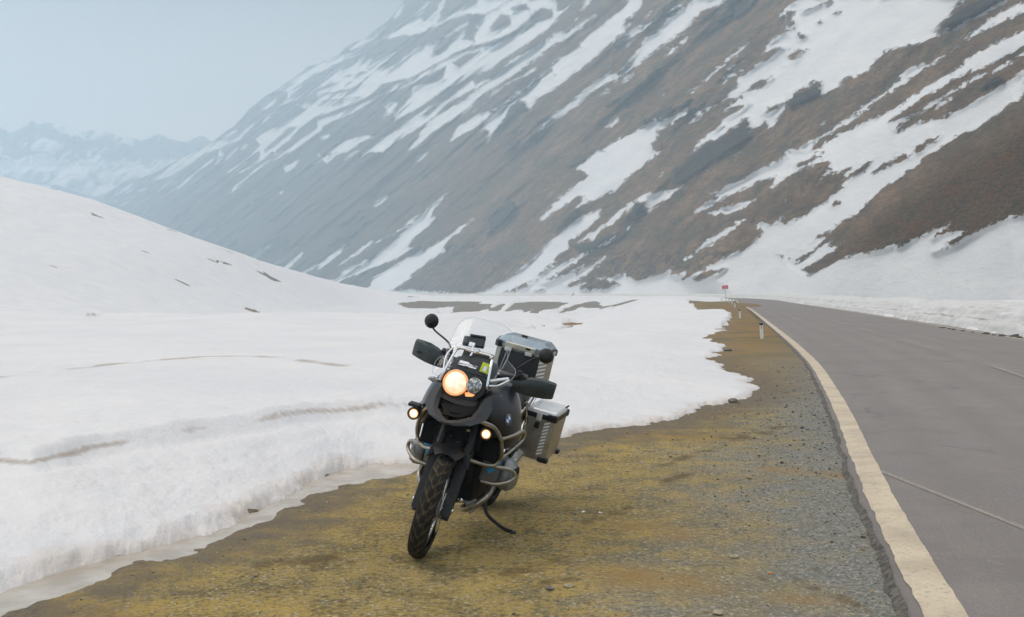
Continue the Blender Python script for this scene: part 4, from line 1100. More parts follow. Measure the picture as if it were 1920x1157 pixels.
# badge on the left fairing
def surf(o, p, d):
    bvh = BVHTree.FromPolygons([v.co.copy() for v in o.data.vertices], [tuple(f.vertices) for f in o.data.polygons])
    hit = bvh.ray_cast(Vector(p), Vector(d).normalized()); return hit[0], hit[1]
def badge(o, p, d):
    hp, nn = surf(o, p, d)
    if hp is None: return
    if nn.dot(Vector(d)) > 0: nn = -nn
    zz_ = (Vector((0, 0, 1)) - nn * nn.z).normalized(); xx_ = zz_.cross(nn)
    fr = Matrix((xx_.to_4d(), zz_.to_4d(), nn.to_4d(), (0, 0, 0, 1))).transposed(); fr[3][3] = 1
    for i_, a_ in enumerate((xx_, zz_, nn)):
        for r_ in range(3): fr[r_][i_] = a_[r_]
    for r_ in range(3): fr[r_][3] = (hp + nn * .001)[r_]
    fr[3][0] = fr[3][1] = fr[3][2] = 0
    r0 = B().lathe([(0, .004), (.030, .004), (.035, .0015), (.035, -.006), (0, -.006)], (0, 0, 0), (0, 0, 1), 36).xf(fr).build("badge", M_BLACK, o)
    ring = B().lathe([(.0335, .0046), (.035, .0046), (.035, .0036), (.0335, .0036)], (0, 0, 0), (0, 0, 1), 36, closed=True)
    ring.lathe([(.0215, .0046), (.023, .0046), (.023, .0036), (.0215, .0036)], (0, 0, 0), (0, 0, 1), 36, closed=True); ring.xf(fr).build("badge_ring", M_CHROME, r0)
    for nm, mt, qs in (("badge_blue_field", M_BBLUE, (0, 2)), ("badge_white_field", M_WHITE, (1, 3))):
        bb = B()
        for q_ in qs:
            vs = [bb.bm.verts.new((0, 0, .0052))] + [bb.bm.verts.new((.0215 * math.cos(a), .0215 * math.sin(a), .0052)) for a in [math.pi / 2 * (q_ + 1) + k * math.pi / 16 for k in range(9)]]
            bb.bm.faces.new(vs)
        bb.xf(fr).build(nm, mt, r0)
    cu = bpy.data.curves.new("t", 'FONT'); cu.body = "B M W"; cu.size = .011; cu.align_x = 'CENTER'; cu.align_y = 'CENTER'; cu.space_character = 1.3
    tmp = bpy.data.objects.new("t", cu); COL.objects.link(tmp)
    me = bpy.data.meshes.new_from_object(tmp); bpy.data.objects.remove(tmp)
    for v in me.vertices:      # bend onto the ring
        a = math.pi / 2 - v.co.x / .028; r_ = .0285 + v.co.y; v.co = Vector((r_ * math.cos(a), r_ * math.sin(a), .0052))
    me.transform(fr); me.materials.clear(); me.materials.append(M_WHITE)
    lo = bpy.data.objects.new("badge_lettering", me); COL.objects.link(lo); lo.parent = r0
bd = Vector((1.10, .248, .876)) - Vector((7.33, 1.51, 2.03))
badge(LF, (7.33, 1.51, 2.03), bd)

# ---- crash bars
for sg_ in (1, -1):
    P_ = lambda L_: [(a, sg_ * b, c) for a, b, c in L_]
    cr_ = B()
    cr_.tube(P_([(1.36, .06, .86), (1.41, .115, .868), (1.395, .165, .872), (1.33, .222, .848), (1.27, .264, .785), (1.225, .284, .70), (1.195, .280, .64), (1.20, .255, .595), (1.22, .20, .585)]), .0125, 12, 7)
    cr_.tube(P_([(1.24, .268, .775), (1.15, .318, .800), (1.05, .345, .818), (.99, .352, .80), (.98, .350, .755), (1.03, .325, .71), (1.12, .30, .67), (1.195, .278, .645)]), .0125, 12, 7)
    cr_.tube(P_([(1.20, .05, .585), (1.30, .085, .608), (1.285, .14, .600), (1.235, .20, .588), (1.17, .262, .580), (1.10, .330, .572), (1.055, .362, .548), (1.05, .366, .515), (1.08, .335, .485), (1.13, .27, .463), (1.14, .18, .46)]), .0125, 12, 7)
    cr_.build("crash_bar", M_TUBE, bike)

# ---- headlight, beak
def yz(pts, x, slope=.18):   # fairing plane leans back with height
    return [(x - slope * (z - 1.0), y, z) for y, z in pts]
house = [(-.158, 1.045), (-.150, 1.100), (-.112, 1.138), (-.058, 1.143), (0, 1.128), (.05, 1.132), (.10, 1.118), (.130, 1.08), (.122, 1.030), (.078, .972), (.02, .955), (-.04, .953), (-.135, .985)]
hs = B().prism(yz(house, 1.315), (.085, 0, .0), .012); HSo = hs.build("headlight_housing", M_BLACK, bike)
nf = Vector((1, 0, .18)).normalized()
def disc(c, r, prof, mat, name, parent, sq=1.0, n=40):
    b_ = B().lathe([(r * a, h_) for a, h_ in prof], (0, 0, 0), (0, 0, 1), n)
    zx = nf; yx = Vector((0, 1, 0)); xx_ = yx.cross(zx)
    fr = Matrix.Identity(4)
    for i_, a_ in enumerate((yx * sq, -xx_, zx)):
        for r_ in range(3): fr[r_][i_] = a_[r_]
    for r_ in range(3): fr[r_][3] = c[r_]
    b_.xf(fr); return b_.build(name, mat, parent, ang=50)
mc = (1.396, -.061, 1.060); 
disc(mc, .079, [(0, -.01), (1.0, -.01), (1.03, .006), (.97, .012), (.93, .006), (0, .004)], M_LAMPRIM, "lamp_rim", HSo, 1.0)
disc(mc, .067, [(1.0, .002), (1.0, .008), (.8, .018), (.5, .025), (0, .029)], M_LAMP, "headlight_lens", HSo, 1.0)
sc_ = (1.393, .054, 1.072)
disc(sc_, .050, [(0, -.01), (1.0, -.01), (1.04, .006), (.96, .012), (.9, .006), (0, .004)], M_CHROME, "lamp_rim", HSo, .98)
disc(sc_, .046, [(1.0, .002), (1.0, .008), (.7, .016), (.3, .020), (0, .021)], M_LENS, "headlight_lens", HSo, .98)
B().prism(yz([(.008, 1.018), (.062, 1.033), (.074, 1.018), (.062, 1.006), (.020, .996)], 1.385), (.018, 0, 0), .004).build("marker_lamp", M_AMBER, HSo)

bk = B()
# two blades meeting at the lower point, thick and folded along their middle
for sg_ in (1, -1):
    outer = [(1.36, .172, 1.035), (1.405, .205, .965), (1.47, .200, .905), (1.56, .135, .862), (1.625, .045, .848), (1.64, 0, .846)]
    mid = [(1.40, .145, 1.020), (1.455, .150, .955), (1.52, .130, .898), (1.60, .070, .868), (1.640, .020, .860), (1.650, 0, .859)]
    inner = [(1.375, .126, 1.005), (1.44, .122, .945), (1.50, .106, .902), (1.565, .046, .876), (1.60, .014, .869), (1.61, 0, .868)]
    under = [(1.33, .150, .985), (1.36, .165, .93), (1.40, .160, .875), (1.48, .110, .842), (1.54, .036, .832), (1.55, 0, .831)]
    rings = []
    for o_, m_, i_, u_ in zip(outer, mid, inner, under):
        rings.append([(p[0], sg_ * p[1], p[2]) for p in (o_, m_, i_, u_)])
    rr2 = [list(map(tuple, catmull([r_[k] for r_ in rings], 1))) for k in range(4)]
    bk.loft([[rr2[k][i] for k in range(4)] for i in range(len(rr2[0]))])
bk.build("beak", M_GREY, bike, ang=25)
ik = B().prism([(1.36, -.135, 1.00), (1.36, .135, 1.00), (1.43, .118, .92), (1.53, .04, .882), (1.53, -.04, .882), (1.43, -.118, .92)], (-.03, 0, -.012), .004)
ik.prism([(1.40, -.045, .935), (1.40, .045, .935), (1.50, .03, .892), (1.50, -.03, .892)], (.006, 0, .01), .002)
ik.build("beak_insert", M_MATT, bike)
B().prism([(1.395, -.13, .985), (1.395, .105, .985), (1.425, .09, .950), (1.44, -.02, .940), (1.425, -.125, .955)], (-.04, 0, -.006), .005).build("lower_trim", M_BLACK, bike)
# upper cowl between lamp and screen, dials behind
cw = B(); rings = []
for (x, hy, z, cr_) in ((1.345, .155, 1.125, .012), (1.30, .150, 1.165, .020), (1.25, .135, 1.195, .022), (1.19, .115, 1.205, .02)):
    rings.append([(x - .03 * f_ * f_, f_ * hy, z + cr_ * (1 - f_ * f_)) for f_ in np.linspace(-1, 1, 13)])
cw.loft(rings, cap=False, close=False).solidify(.006); cw.build("upper_cowl", M_GREY, bike)
dd = B().box((1.17, -.02, 1.215), (.03, .20, .085), (0, -.55, 0), .012); dial = dd.build("instrument_panel", M_BLACK, bike)
ck = B().box((1.305, -.035, 1.172), (.045, .12, .012), (0, .6, 0), .005); ck.box((1.325, -.035, 1.168), (.02, .02, .016), (0, .6, 0), .003); ck.build("cowl_bracket", M_CHROME, bike)
stk = B().box((1.325, .082, 1.185), (.004, .058, .062), (-.12, -.30, .10), .001).build("sticker", M_YEL, bike)
skf = B().lathe([(0, .0032), (.012, .0032), (.012, .002), (0, .002)], (0, 0, 0), (0, 0, 1), 16); skf.box((0, -.016, .0026), (.022, .016, .001), (0, 0, 0))
skf.xf(Matrix.Translation((1.327, .082, 1.187)) @ Matrix.Rotation(.10, 4, 'Z') @ Matrix.Rotation(-.30, 4, 'Y') @ Matrix.Rotation(-.12, 4, 'X') @ Matrix.Rotation(math.pi / 2, 4, 'Y') @ Matrix.Rotation(math.pi / 2, 4, 'Z'))
skf.build("sticker_print", M_WHITE, stk)

# ---- windscreen, its frame, deflectors
ws = B(); rows = [(1.385, 1.11, .150), (1.35, 1.17, .172), (1.31, 1.24, .190), (1.265, 1.31, .193), (1.225, 1.37, .188), (1.195, 1.415, .172), (1.175, 1.445, .135), (1.168, 1.458, .08)]
edge_ = []
rings = []
for x, z, hy in rows:
    rings.append([(x - 1.5 * (f_ * hy) ** 2, f_ * hy - .012, z - .15 * (f_ * hy) ** 2) for f_ in np.linspace(-1, 1, 17)])
ws.loft(rings, cap=False, close=False).solidify(.004)
WS = ws.build("windscreen", M_SCREEN, bike, ang=60)
loop = [r_[0] for r_ in rings] + rings[-1][1:-1] + [r_[-1] for r_ in rings[::-1]]
B().tube(loop, .0024, 6, 2).build("windscreen_edge", M_RIM, WS)
fr_ = B()
fr_.tube([(1.40, -.165, 1.05), (1.385, -.150, 1.12), (1.33, -.138, 1.205), (1.305, -.128, 1.245), (1.30, -.105, 1.262), (1.30, 0, 1.262), (1.30, .085, 1.262), (1.305, .105, 1.245), (1.335, .115, 1.19), (1.37, .128, 1.10), (1.37, .130, 1.07)], .0085, 10, 6)
fr_.tube([(1.335, .13, 1.115), (1.28, .185, 1.135), (1.235, .215, 1.145)], .011, 10, 4); fr_.tube([(1.36, .135, 1.09), (1.30, .18, 1.10), (1.24, .225, 1.14)], .006, 8, 4)
fr_.tube([(1.38, -.160, 1.10), (1.31, -.185, 1.19), (1.26, -.165, 1.25)], .006, 8, 4)
fr_.box((1.30, .0, 1.268), (.025, .03, .03), (0, 0, 0), .005); fr_.box((1.305, .10, 1.258), (.02, .022, .022), (0, 0, 0), .004); fr_.box((1.305, -.122, 1.258), (.02, .02, .02), (0, 0, 0), .004)
fr_.build("screen_frame", M_CHROME, bike)
for sg_ in (1, -1):
    d_ = B(); q_ = [(1.30, .150, 1.08), (1.27, .205, 1.10), (1.20, .245, 1.17), (1.16, .225, 1.21), (1.155, .165, 1.25), (1.15, .150, 1.34), (1.20, .155, 1.28), (1.27, .150, 1.16)]
    if sg_ < 0: q_ = [(1.36, .165, 1.07), (1.34, .235, 1.07), (1.30, .245, 1.14), (1.27, .22, 1.18), (1.30, .175, 1.17)]
    d_.bm.faces.new([d_.bm.verts.new((a, sg_ * b, c)) for a, b, c in q_]); d_.solidify(.003)
    do = d_.build("wind_deflector", M_SCREEN, bike, smooth=False)
    B().tube([(a, sg_ * b, c) for a, b, c in q_] + [(q_[0][0], sg_ * q_[0][1], q_[0][2])], .0022, 6, 2).build("deflector_edge", M_RIM, do)

# ---- handlebar, controls, guards, mirrors (turn with the fork)
hb = B().tube([(.98, .43, 1.125), (1.02, .33, 1.130), (1.08, .20, 1.150), (1.14, .10, 1.135), (1.15, 0, 1.13), (1.14, -.10, 1.135), (1.08, -.20, 1.150), (1.02, -.33, 1.130), (.98, -.43, 1.125)], .0125, 10, 6)
hb.box((1.145, 0, 1.115), (.06, .11, .05), (0, .4, 0), .012); hb.build("handlebar", M_BLACK, bike, steer=True)
for sg_ in (1, -1):
    gp = B().tube([(.984, .44 * sg_, 1.124), (1.018, .33 * sg_, 1.129)], .0175, 14, 0); gp.lathe([(0, 0), (.022, 0), (.022, .02), (0, .02)], (.982, .445 * sg_, 1.124), (-.3, sg_, 0), 14); gp.build("grip", M_RUBBER, bike, steer=True)
    ct = B().box((1.035, .295 * sg_, 1.13), (.06, .075, .06), (0, 0, -.3 * sg_), .012); ct.box((1.05, .26 * sg_, 1.165), (.07, .06, .035), (0, .2, 0), .01); ct.tube([(1.06, .30 * sg_, 1.12), (1.055, .44 * sg_, 1.115)], .006, 6, 0); ct.build("control_block", M_BLACK, bike, steer=True)
    gd = B(); secs = [(.215, .014, 1.075, 1.135, .02), (.26, .022, 1.062, 1.160, .035), (.31, .030, 1.060, 1.182, .05), (.37, .034, 1.062, 1.194, .055), (.43, .032, 1.068, 1.192, .045), (.474, .026, 1.074, 1.186, .02), (.482, .016, 1.082, 1.176, .006)]
    rings = []
    for y_, t_2, z0, z1, bow in secs:
        xf_ = 1.085 - .10 * (y_ - .21) / .27 + bow * .6
        z0 += .004
        rings.append([(xf_ - t_2 * .5, sg_ * y_, z1), (xf_ + t_2 * .4, sg_ * y_, z1 - .012), (xf_ + t_2 * .75, sg_ * y_, z1 - .035), (xf_ + t_2 * .55, sg_ * y_, (z0 * 1.35 + z1 * .65) / 2), (xf_ + t_2 * .1, sg_ * y_, z0), (xf_ - t_2 * .3, sg_ * y_, z0 + .004), (xf_ - t_2 * .1, sg_ * y_, (z0 + z1) / 2), (xf_ - t_2 * .6, sg_ * y_, z1 - .02)])
    gd.loft(rings); gd.build("hand_guard", M_GUARD, bike, steer=True, ang=32)
    # mirror
    mb = Vector((1.075, .225 * sg_, 1.165)); ends = {1: Vector((1.00, .372, 1.318)), -1: Vector((1.00, -.425, 1.345))}
    me_ = ends[sg_]
    stalk = B()
    if sg_ > 0: pts = [mb, mb + Vector((.01, .0, .03)), mb + Vector((0, .025, .065)), me_ + Vector((.015, -.07, -.035)), me_ + Vector((.01, -.025, -.014))]
    else: pts = [mb, mb + Vector((.005, -.002, .04)), mb + Vector((0, -.035, .085)), me_ + Vector((.01, .045, -.055)), me_ + Vector((.01, .012, -.022))]
    pts = [SI @ p_ if False else p_ for p_ in pts]
    stalk.tube([tuple(p_) for p_ in pts], .0065, 8, 5)
    so_ = stalk.build("mirror_stalk", M_BLACK, bike)
    ax_ = Vector((1, .12 * sg_, .05)).normalized()
    B().lathe([(0, .030), (.020, .0275), (.036, .019), (.046, .006), (.049, -.006), (.047, -.014), (.040, -.016), (0, -.016)], me_, ax_, 36).build("mirror", M_BLACK, so_, ang=50)
for sg_ in (1, -1):
    for o_ in (0, .03, .055):
        B().tube([(1.05 + o_ * .3, .27 * sg_ - o_ * sg_, 1.16), (1.13, (.25 - o_ * .6) * sg_, 1.19 - o_ * .5), (1.20, (.15 - o_ * .5) * sg_, 1.12 - o_), (1.20, .06 * sg_, 1.0)], .0045, 6, 5).build("cable", M_BLACK, bike, steer=True)
    B().lathe([(0, 0), (.021, 0), (.021, .030), (.018, .036), (0, .036)], (1.065, .235 * sg_, 1.165), (0, 0, 1), 18).build("fluid_reservoir", M_BLACK, bike, steer=True)
# navigation unit
nv = B().box((1.14, -.075, 1.300), (.035, .140, .062), (.10, -.5, .08), .012); nvo = nv.build("navigation_unit", M_GUARD, bike)
B().box((1.125, -.060, 1.335), (.05, .10, .012), (.10, -.5, .08), .004).build("sun_visor", M_GREY, nvo)
nb_ = B().tube([(1.165, -.07, 1.285), (1.22, -.05, 1.24), (1.25, -.05, 1.22)], .007, 8, 3); nb_.box((1.175, -.075, 1.285), (.012, .04, .03), (0, -.5, 0), .004); nb_.build("navigation_mount", M_CHROME, bike)
# indicators
for sg_, c_, e_ in ((-1, (1.32, -.195, 1.035), (1.31, -.262, 1.028)), (1, (1.27, .145, 1.035), (1.26, .205, 1.033))):
    st_ = B().tube([(c_[0] - .01, c_[1] - sg_ * .05, c_[2]), c_], .008, 8, 0).build("indicator_stalk", M_BLACK, bike)
    B().tube([c_, ((c_[0] * .5 + e_[0] * .5), (c_[1] + e_[1]) / 2, (c_[2] + e_[2]) / 2), e_], [.010, .019, .008], 12, 4).build("indicator", M_LENS, st_)
# fog lamps
for sg_, c_ in ((-1, (1.30, -.305, .787)), (1, (1.30, .178, .789))):
    fo_ = B().lathe([(0, -.055), (.022, -.052), (.036, -.035), (.040, -.005), (.040, .008), (.034, .010), (.030, .002), (0, 0)], c_, (1, .08, 0), 28)
    fo_.box((c_[0] - .02, c_[1] + sg_ * .01, c_[2] + .052), (.06, .075, .018), (0, .15, 0), .006)
    if sg_ > 0: fo_.box((c_[0] - .02, c_[1] + .052, c_[2] + .015), (.03, .05, .04), (0, 0, 0), .008)
    else: fo_.box((c_[0] - .03, c_[1] + .035, c_[2] + .03), (.03, .06, .03), (0, 0, 0), .008)
    f0 = fo_.build("fog_lamp", M_BLACK, bike)
    B().lathe([(.0225, .001), (.0225, .004), (.015, .008), (0, .010)], c_, (1, .08, 0), 24).build("fog_lamp_lens", M_FOG, f0)
    B().lathe([(.0225, .002), (.029, .003), (.029, .0), (.0225, 0)], c_, (1, .08, 0), 24, closed=True).build("fog_lamp_reflector", M_LAMPRIM, f0)

# ---- seat, rear frame, cases
se = B().loft([superring(x, 0, hy, z0, z1, 3.0, 28) for x, hy, z0, z1 in ((.74, .08, .86, .96), (.66, .12, .84, .955), (.45, .165, .82, .915), (.30, .17, .83, .93), (.24, .165, .85, .985), (.10, .155, .87, 1.0), (-.08, .13, .90, 1.0))])
se.build("seat", M_SEAT, bike, ang=60)
rf_ = B()
for sg_ in (1, -1):
    rf_.tube([(.62, sg_ * .13, .74), (.30, sg_ * .16, .80), (-.10, sg_ * .16, .92), (-.38, sg_ * .13, .95)], .013, 10, 5)
    rf_.tube([(.50, sg_ * .13, .50), (.20, sg_ * .15, .66), (-.20, sg_ * .155, .88)], .012, 10, 4)
    rf_.tube([(.24, sg_ * .165, .88), (.12, sg_ * .20, .84), (-.25, sg_ * .20, .84), (-.40, sg_ * .15, .86)], .009, 8, 5)
    rf_.tube([(.20, sg_ * .17, .86), (.14, sg_ * .19, .70), (.10, sg_ * .16, .56)], .009, 8, 4)
rf_.build("rear_frame", M_CHROME, bike)
B().loft([[(x, y * w_, z) for y, z in ((-1, zb), (-1, zt), (1, zt), (1, zb))] for x, w_, zb, zt in ((.35, .10, .60, .82), (0, .095, .70, .88), (-.35, .08, .72, .92), (-.55, .06, .60, .70))]).build("rear_mudguard", M_BLACK, bike, ang=20)
B().tube([(.50, -.10, .40), (.25, -.13, .36), (0, -.12, .33)], [.05, .045, .06], 14, 4).build("swing_arm", M_BLACK, bike)
B().tube([(.45, .12, .34), (.20, .16, .42), (-.05, .17, .50), (-.35, .18, .60)], [.03, .055, .06, .05], 16, 5).build("silencer", M_CHROME, bike)
tlp = B().box((-.50, 0, .93), (.05, .18, .06), (0, .2, 0), .015).build("tail_lamp", solid("red_lens", (.35, .01, .01), .2), bike)
for sg_ in (1, -1):
    fpg = B().tube([(.66, sg_ * .15, .36), (.66, sg_ * .27, .345)], .012, 8, 0); fpg.box((.66, sg_ * .24, .352), (.045, .09, .018), (0, 0, 0), .004); fpg.build("foot_peg", M_ENGINE, bike)
# side cases
for sg_ in (1, -1):
    P_ = lambda L_: [(a, sg_ * b, c) for a, b, c in L_]
    y0, y1, z0, z1 = .165, .392, .462, .768
    if sg_ < 0: y0, y1 = .165, .36
    bx_ = B().prism(P_([(.10, y0, z1), (.10, y1 - .03, z1), (.075, y1, z1), (-.375, y1, z1), (-.40, y1 - .03, z1), (-.40, y0, z1)]), (0, 0, z0 - z1), .008)
    for v in bx_.bm.verts:      # lower outside corner drawn in
        k = (z1 - v.co.z) / (z1 - z0); v.co.x += -.0 * k; v.co.y -= sg_ * .012 * k * (abs(v.co.y) > .3)
    case_ = bx_.build("side_case", M_ALU, bike, ang=30)
    rim_ = B().prism(P_([(.108, y0 - .006, .765), (.108, y1 - .026, .765), (.080, y1 + .008, .765), (-.38, y1 + .008, .765), (-.408, y1 - .026, .765), (-.408, y0 - .006, .765)]), (0, 0, .036), .006)
    rim_.build("lid_seal", M_BLACK, case_, ang=30)
    lid_ = B().loft([P_([(.10 - i_, y0 + i_ * .5, z_), (.10 - i_, y1 - .03 - i_ * .5, z_), (.075 - i_, y1 - i_, z_), (-.375 + i_, y1 - i_, z_), (-.40 + i_, y1 - .03 - i_, z_), (-.40 + i_, y0 + i_ * .5, z_)]) for i_, z_ in ((0, .800), (.004, .822), (.014, .832))])
    lid_.build("case_lid", M_ALUTOP, case_, ang=30)
    for x_, zz0 in ((.078, .785), (-.375, .785), (.078, .472), (-.375, .472)):
        B().box((x_, sg_ * (y1 - .028), zz0), (.072, .078, .052 if zz0 > .6 else .036), (0, 0, 0), .014).build("case_corner", M_BLACK, case_)
    B().tube(P_([(-.30, y1 - .02, .82), (-.33, y1 + .004, .845), (-.37, y1 - .01, .83)]), .006, 8, 4).build("case_handle", M_BLACK, case_)
    lt_ = B().box((.112, sg_ * (y0 + .105), .775), (.008, .040, .050), (0, 0, 0), .002); lt_.build("case_latch", M_ALUTOP, case_)
    B().box((.108, sg_ * (y0 + .100), .715), (.012, .034, .045), (0, 0, 0), .004).build("case_lock", M_BLACK, case_)
    sp_ = B()
    for k in range(10):      # slanted reflective bars down the leading edge
        zc = .740 - k * .0252; yb = y1 - .012 * ((z1 - zc) / (z1 - z0))
        sp_.prism([(.1016, sg_ * (yb - .074), zc - .014), (.1016, sg_ * (yb - .034), zc + .006), (.1016, sg_ * (yb - .034), zc + .019), (.1016, sg_ * (yb - .074), zc - .001)], (.0012, 0, 0))
    sp_.build("reflective_bars", M_STRIPE, case_, smooth=False)
# top case
tb = B(); tz0, tz1 = 1.03, 1.215
pl_ = lambda i_, z_, xf=.0, xb=-.36, hy=.20: [(xf - i_, -hy + .05 + i_ * .3, z_), (xf - i_, hy - .05 - i_ * .3, z_), (xf - .05, hy - i_, z_), (xb + .05, hy - i_, z_), (xb + i_, hy - .05, z_), (xb + i_, -hy + .05, z_), (xb + .05, -hy + i_, z_), (xf - .05, -hy + i_, z_)]
tb.loft([pl_(.01, .99), pl_(0, 1.0), pl_(0, 1.205)]); tcase = tb.build("top_case", M_ALU, bike, ang=25)
tl_ = B().loft([pl_(-.006, 1.204), pl_(-.006, 1.238), pl_(.012, 1.262), pl_(.050, 1.288)]); tl_.build("case_lid", solid("blue_grey_lid", (.30, .37, .42), .22, .65, .5, 0, 12, .08), tcase, ang=25)
B().loft([[(.008 + .022 * (1 - abs(f_)), f_ * .150, 1.02), (.012 + .03 * (1 - abs(f_)), f_ * .155, 1.10), (.008 + .02 * (1 - abs(f_)), f_ * .150, 1.185)] for f_ in np.linspace(-1, 1, 9)], cap=False, close=False).solidify(.006).build("backrest_pad", M_SEAT, tcase)
th_ = B().box((.022, -.01, 1.222), (.026, .235, .036), (0, .25, 0), .006); th_.build("case_handle", solid("cream_alloy", (.62, .60, .50), .35, .4, .5, 0, 12, .1), tcase)
for y_ in (-.085, .075): B().box((.030, y_ - .01, 1.188), (.012, .052, .026), (0, .1, 0), .004).build("case_latch", M_ALUTOP, tcase)
B().box((.036, .055, 1.224), (.006, .036, .016), (0, .25, 0), .002).build("case_lock", M_BLACK, tcase)
for sg_ in (1, -1):
    B().box((-.012, sg_ * .172, 1.212), (.05, .062, .05), (0, 0, -.75 * sg_), .012).build("case_corner", M_BLACK, tcase); B().box((-.345, sg_ * .172, 1.212), (.05, .062, .05), (0, 0, .75 * sg_), .012).build("case_corner", M_BLACK, tcase)
    B().tube([(-.06, sg_ * .205, 1.235), (-.18, sg_ * .212, 1.245), (-.30, sg_ * .205, 1.235)], .009, 8, 4).build("tie_rail", M_BLACK, tcase)
hk = B().box((-.15, -.03, 1.294), (.03, .045, .014), (0, 0, 0), .004); hk.build("lid_hook", M_BLACK, tcase)
sp_ = B()
for sg_ in (1,):
    for k in range(6):
        zc = 1.175 - k * .029
        sp_.prism([(-.0015, .152, zc - .014), (-.0495, .2005, zc + .008), (-.0495, .2005, zc + .022), (-.0015, .152, zc)], (.001, .001, 0))
sp_.build("reflective_bars", M_STRIPE, tcase, smooth=False)
rk_ = B().box((-.17, 0, .975), (.36, .26, .016), (0, 0, 0), .004)
for sg_ in (1, -1): rk_.tube([(.02, sg_ * .11, .93), (.0, sg_ * .12, .97), (-.30, sg_ * .11, .975)], .009, 8, 3)
rk_.build("luggage_rack", M_BLACK, bike)
# side stand
ss = B().tube([(.70, .115, .315), (.704, .140, .235), (.712, .172, .165), (.725, .215, .130), (.76, .33, .098), (.775, .388, .100)], .0125, 10, 2)
ss.box((.778, .398, .099), (.060, .042, .010), (math.radians(14), 0, .3), .003); ss.tube([(.68, .12, .30), (.69, .165, .20)], .006, 6, 0); ss.build("side_stand", M_BLACK, bike)
# ------------------------------------------------------------------ roadside things
def post_mesh():
    return None
M_POSTW = solid("post_white", (0.74, 0.72, 0.66), .5, 0, .4, 0, 8, .06, 0, .25); M_POSTB = solid("post_black", (0.03, 0.03, 0.035), .5)
M_REFL = solid("post_reflector", (0.10, 0.10, 0.11), .2, .3)
def make_post():
    r_ = bpy.data.objects.new("marker_post", None); COL.objects.link(r_)
    b_ = B(); b_.loft([[(-.060, -.030, -.15), (.060, -.030, -.15), (.052, .030, -.15), (-.052, .030, -.15)], [(-.056, -.028, .46), (.056, -.028, .46), (.048, .028, .46), (-.048, .028, .46)]]); b_.build("post_shaft", M_POSTW, r_, ang=20)
    b_ = B(); b_.loft([[(-.057, -.029, .46), (.057, -.029, .46), (.049, .029, .46), (-.049, .029, .46)], [(-.057, -.029, .575), (.057, -.029, .545), (.049, .029, .545), (-.049, .029, .575)]]); cp = b_.build("post_cap", M_POSTB, r_, ang=20)
    B().box((.0, -.0315, .39), (.024, .005, .10), (0, 0, 0), .002).build("reflector", M_REFL, r_)
    B().loft([[(-.052, -.026, .575), (.052, -.026, .547), (.044, .026, .547), (-.044, .026, .575)], [(-.048, -.024, .59), (.048, -.024, .56), (.042, .022, .56), (-.042, .022, .59)]]).build("post_top", M_POSTW, r_, ang=20)
    return r_
def copy_tree(o, parent=None):
    c = o.copy(); COL.objects.link(c); c.parent = parent
    for ch in [x for x in bpy.data.objects if x.parent == o]: copy_tree(ch, c)
    return c
posts = [(1428.5, 635, 1.0), (1387.5, 594, 1.05), (1378, 577.5, 1.1), (1373, 572.5, 1.1), (1367.5, 569, 1.1), (1353, 567, 1.0)]
lab = ["nearest white marker post with black cap beside the edge line", "second marker post along the road verge, white with a dark top", "third marker post along the verge, small and white",
       "fourth marker post along the verge, just behind the third", "fifth marker post along the verge, close to the foot of the red sign", "farthest marker post, on the brown bank left of the red sign"]
proto = None
for i, (u, v, sc) in enumerate(posts):
    x_, y_ = pix0(u, v)
    if i == 0: o_ = proto = make_post()
    else: o_ = copy_tree(proto)
    o_.location = (x_, y_, float(base_z([x_], [y_])[0])); o_.scale = (sc, sc, sc)
    o_.rotation_euler = (0, math.radians(-3), math.radians(-8))
    tag(o_, lab[i], "marker post", "marker posts along the left road edge")
# red sign
sgx, sgy = pix0(1361.5, 567.5); r_ = bpy.data.objects.new("road_sign", None); COL.objects.link(r_); r_.location = (sgx, sgy, 0); r_.rotation_euler = (0, math.radians(-4), 0)
tag(r_, "small red sign with white lettering on a thin pole at the bend", "road sign")
B().tube([(0, 0, -.2), (0, 0, 2.62)], .035, 10, 0).build("sign_pole", solid("galvanised", (.35, .36, .37), .4, .6), r_)
pn = B().box((0, -.05, 2.38), (.92, .03, .58), (0, 0, 0), .01).build("sign_panel", solid("sign_red", (0.62, 0.025, 0.05), .45), r_)
wb = B(); wb.box((0, -.068, 2.53), (.74, .006, .07), (0, 0, 0)); wb.build("sign_band", solid("sign_pink", (.80, .35, .38), .5), pn)
wb = B()
for k, (a, w_, h_) in enumerate([(-.28, .05, .12), (-.20, .07, .12), (-.10, .05, .12), (0, .08, .12), (.10, .05, .12), (.19, .07, .12), (.28, .05, .12)]): wb.box((a, -.068, 2.25), (w_, .006, h_))
wb.build("sign_lettering", M_WHITE, pn)
# leaning snow pole far along the bank
px_, py_ = pixbase(1069, 556.5, 200, 345); r_ = B()
r_.tube([(0, 0, -.3), (1.3, 0, 1.9)], .09, 8, 0); r_.tube([(.55, 0, .8), (1.6, 0, 1.1)], .06, 8, 0)
o_ = r_.build("snow_pole", M_POSTB); o_.location = (px_, 300 if py_ > 345 else py_, -.2); tag(o_, "dark broken pole leaning out of the far snow bank", "pole")

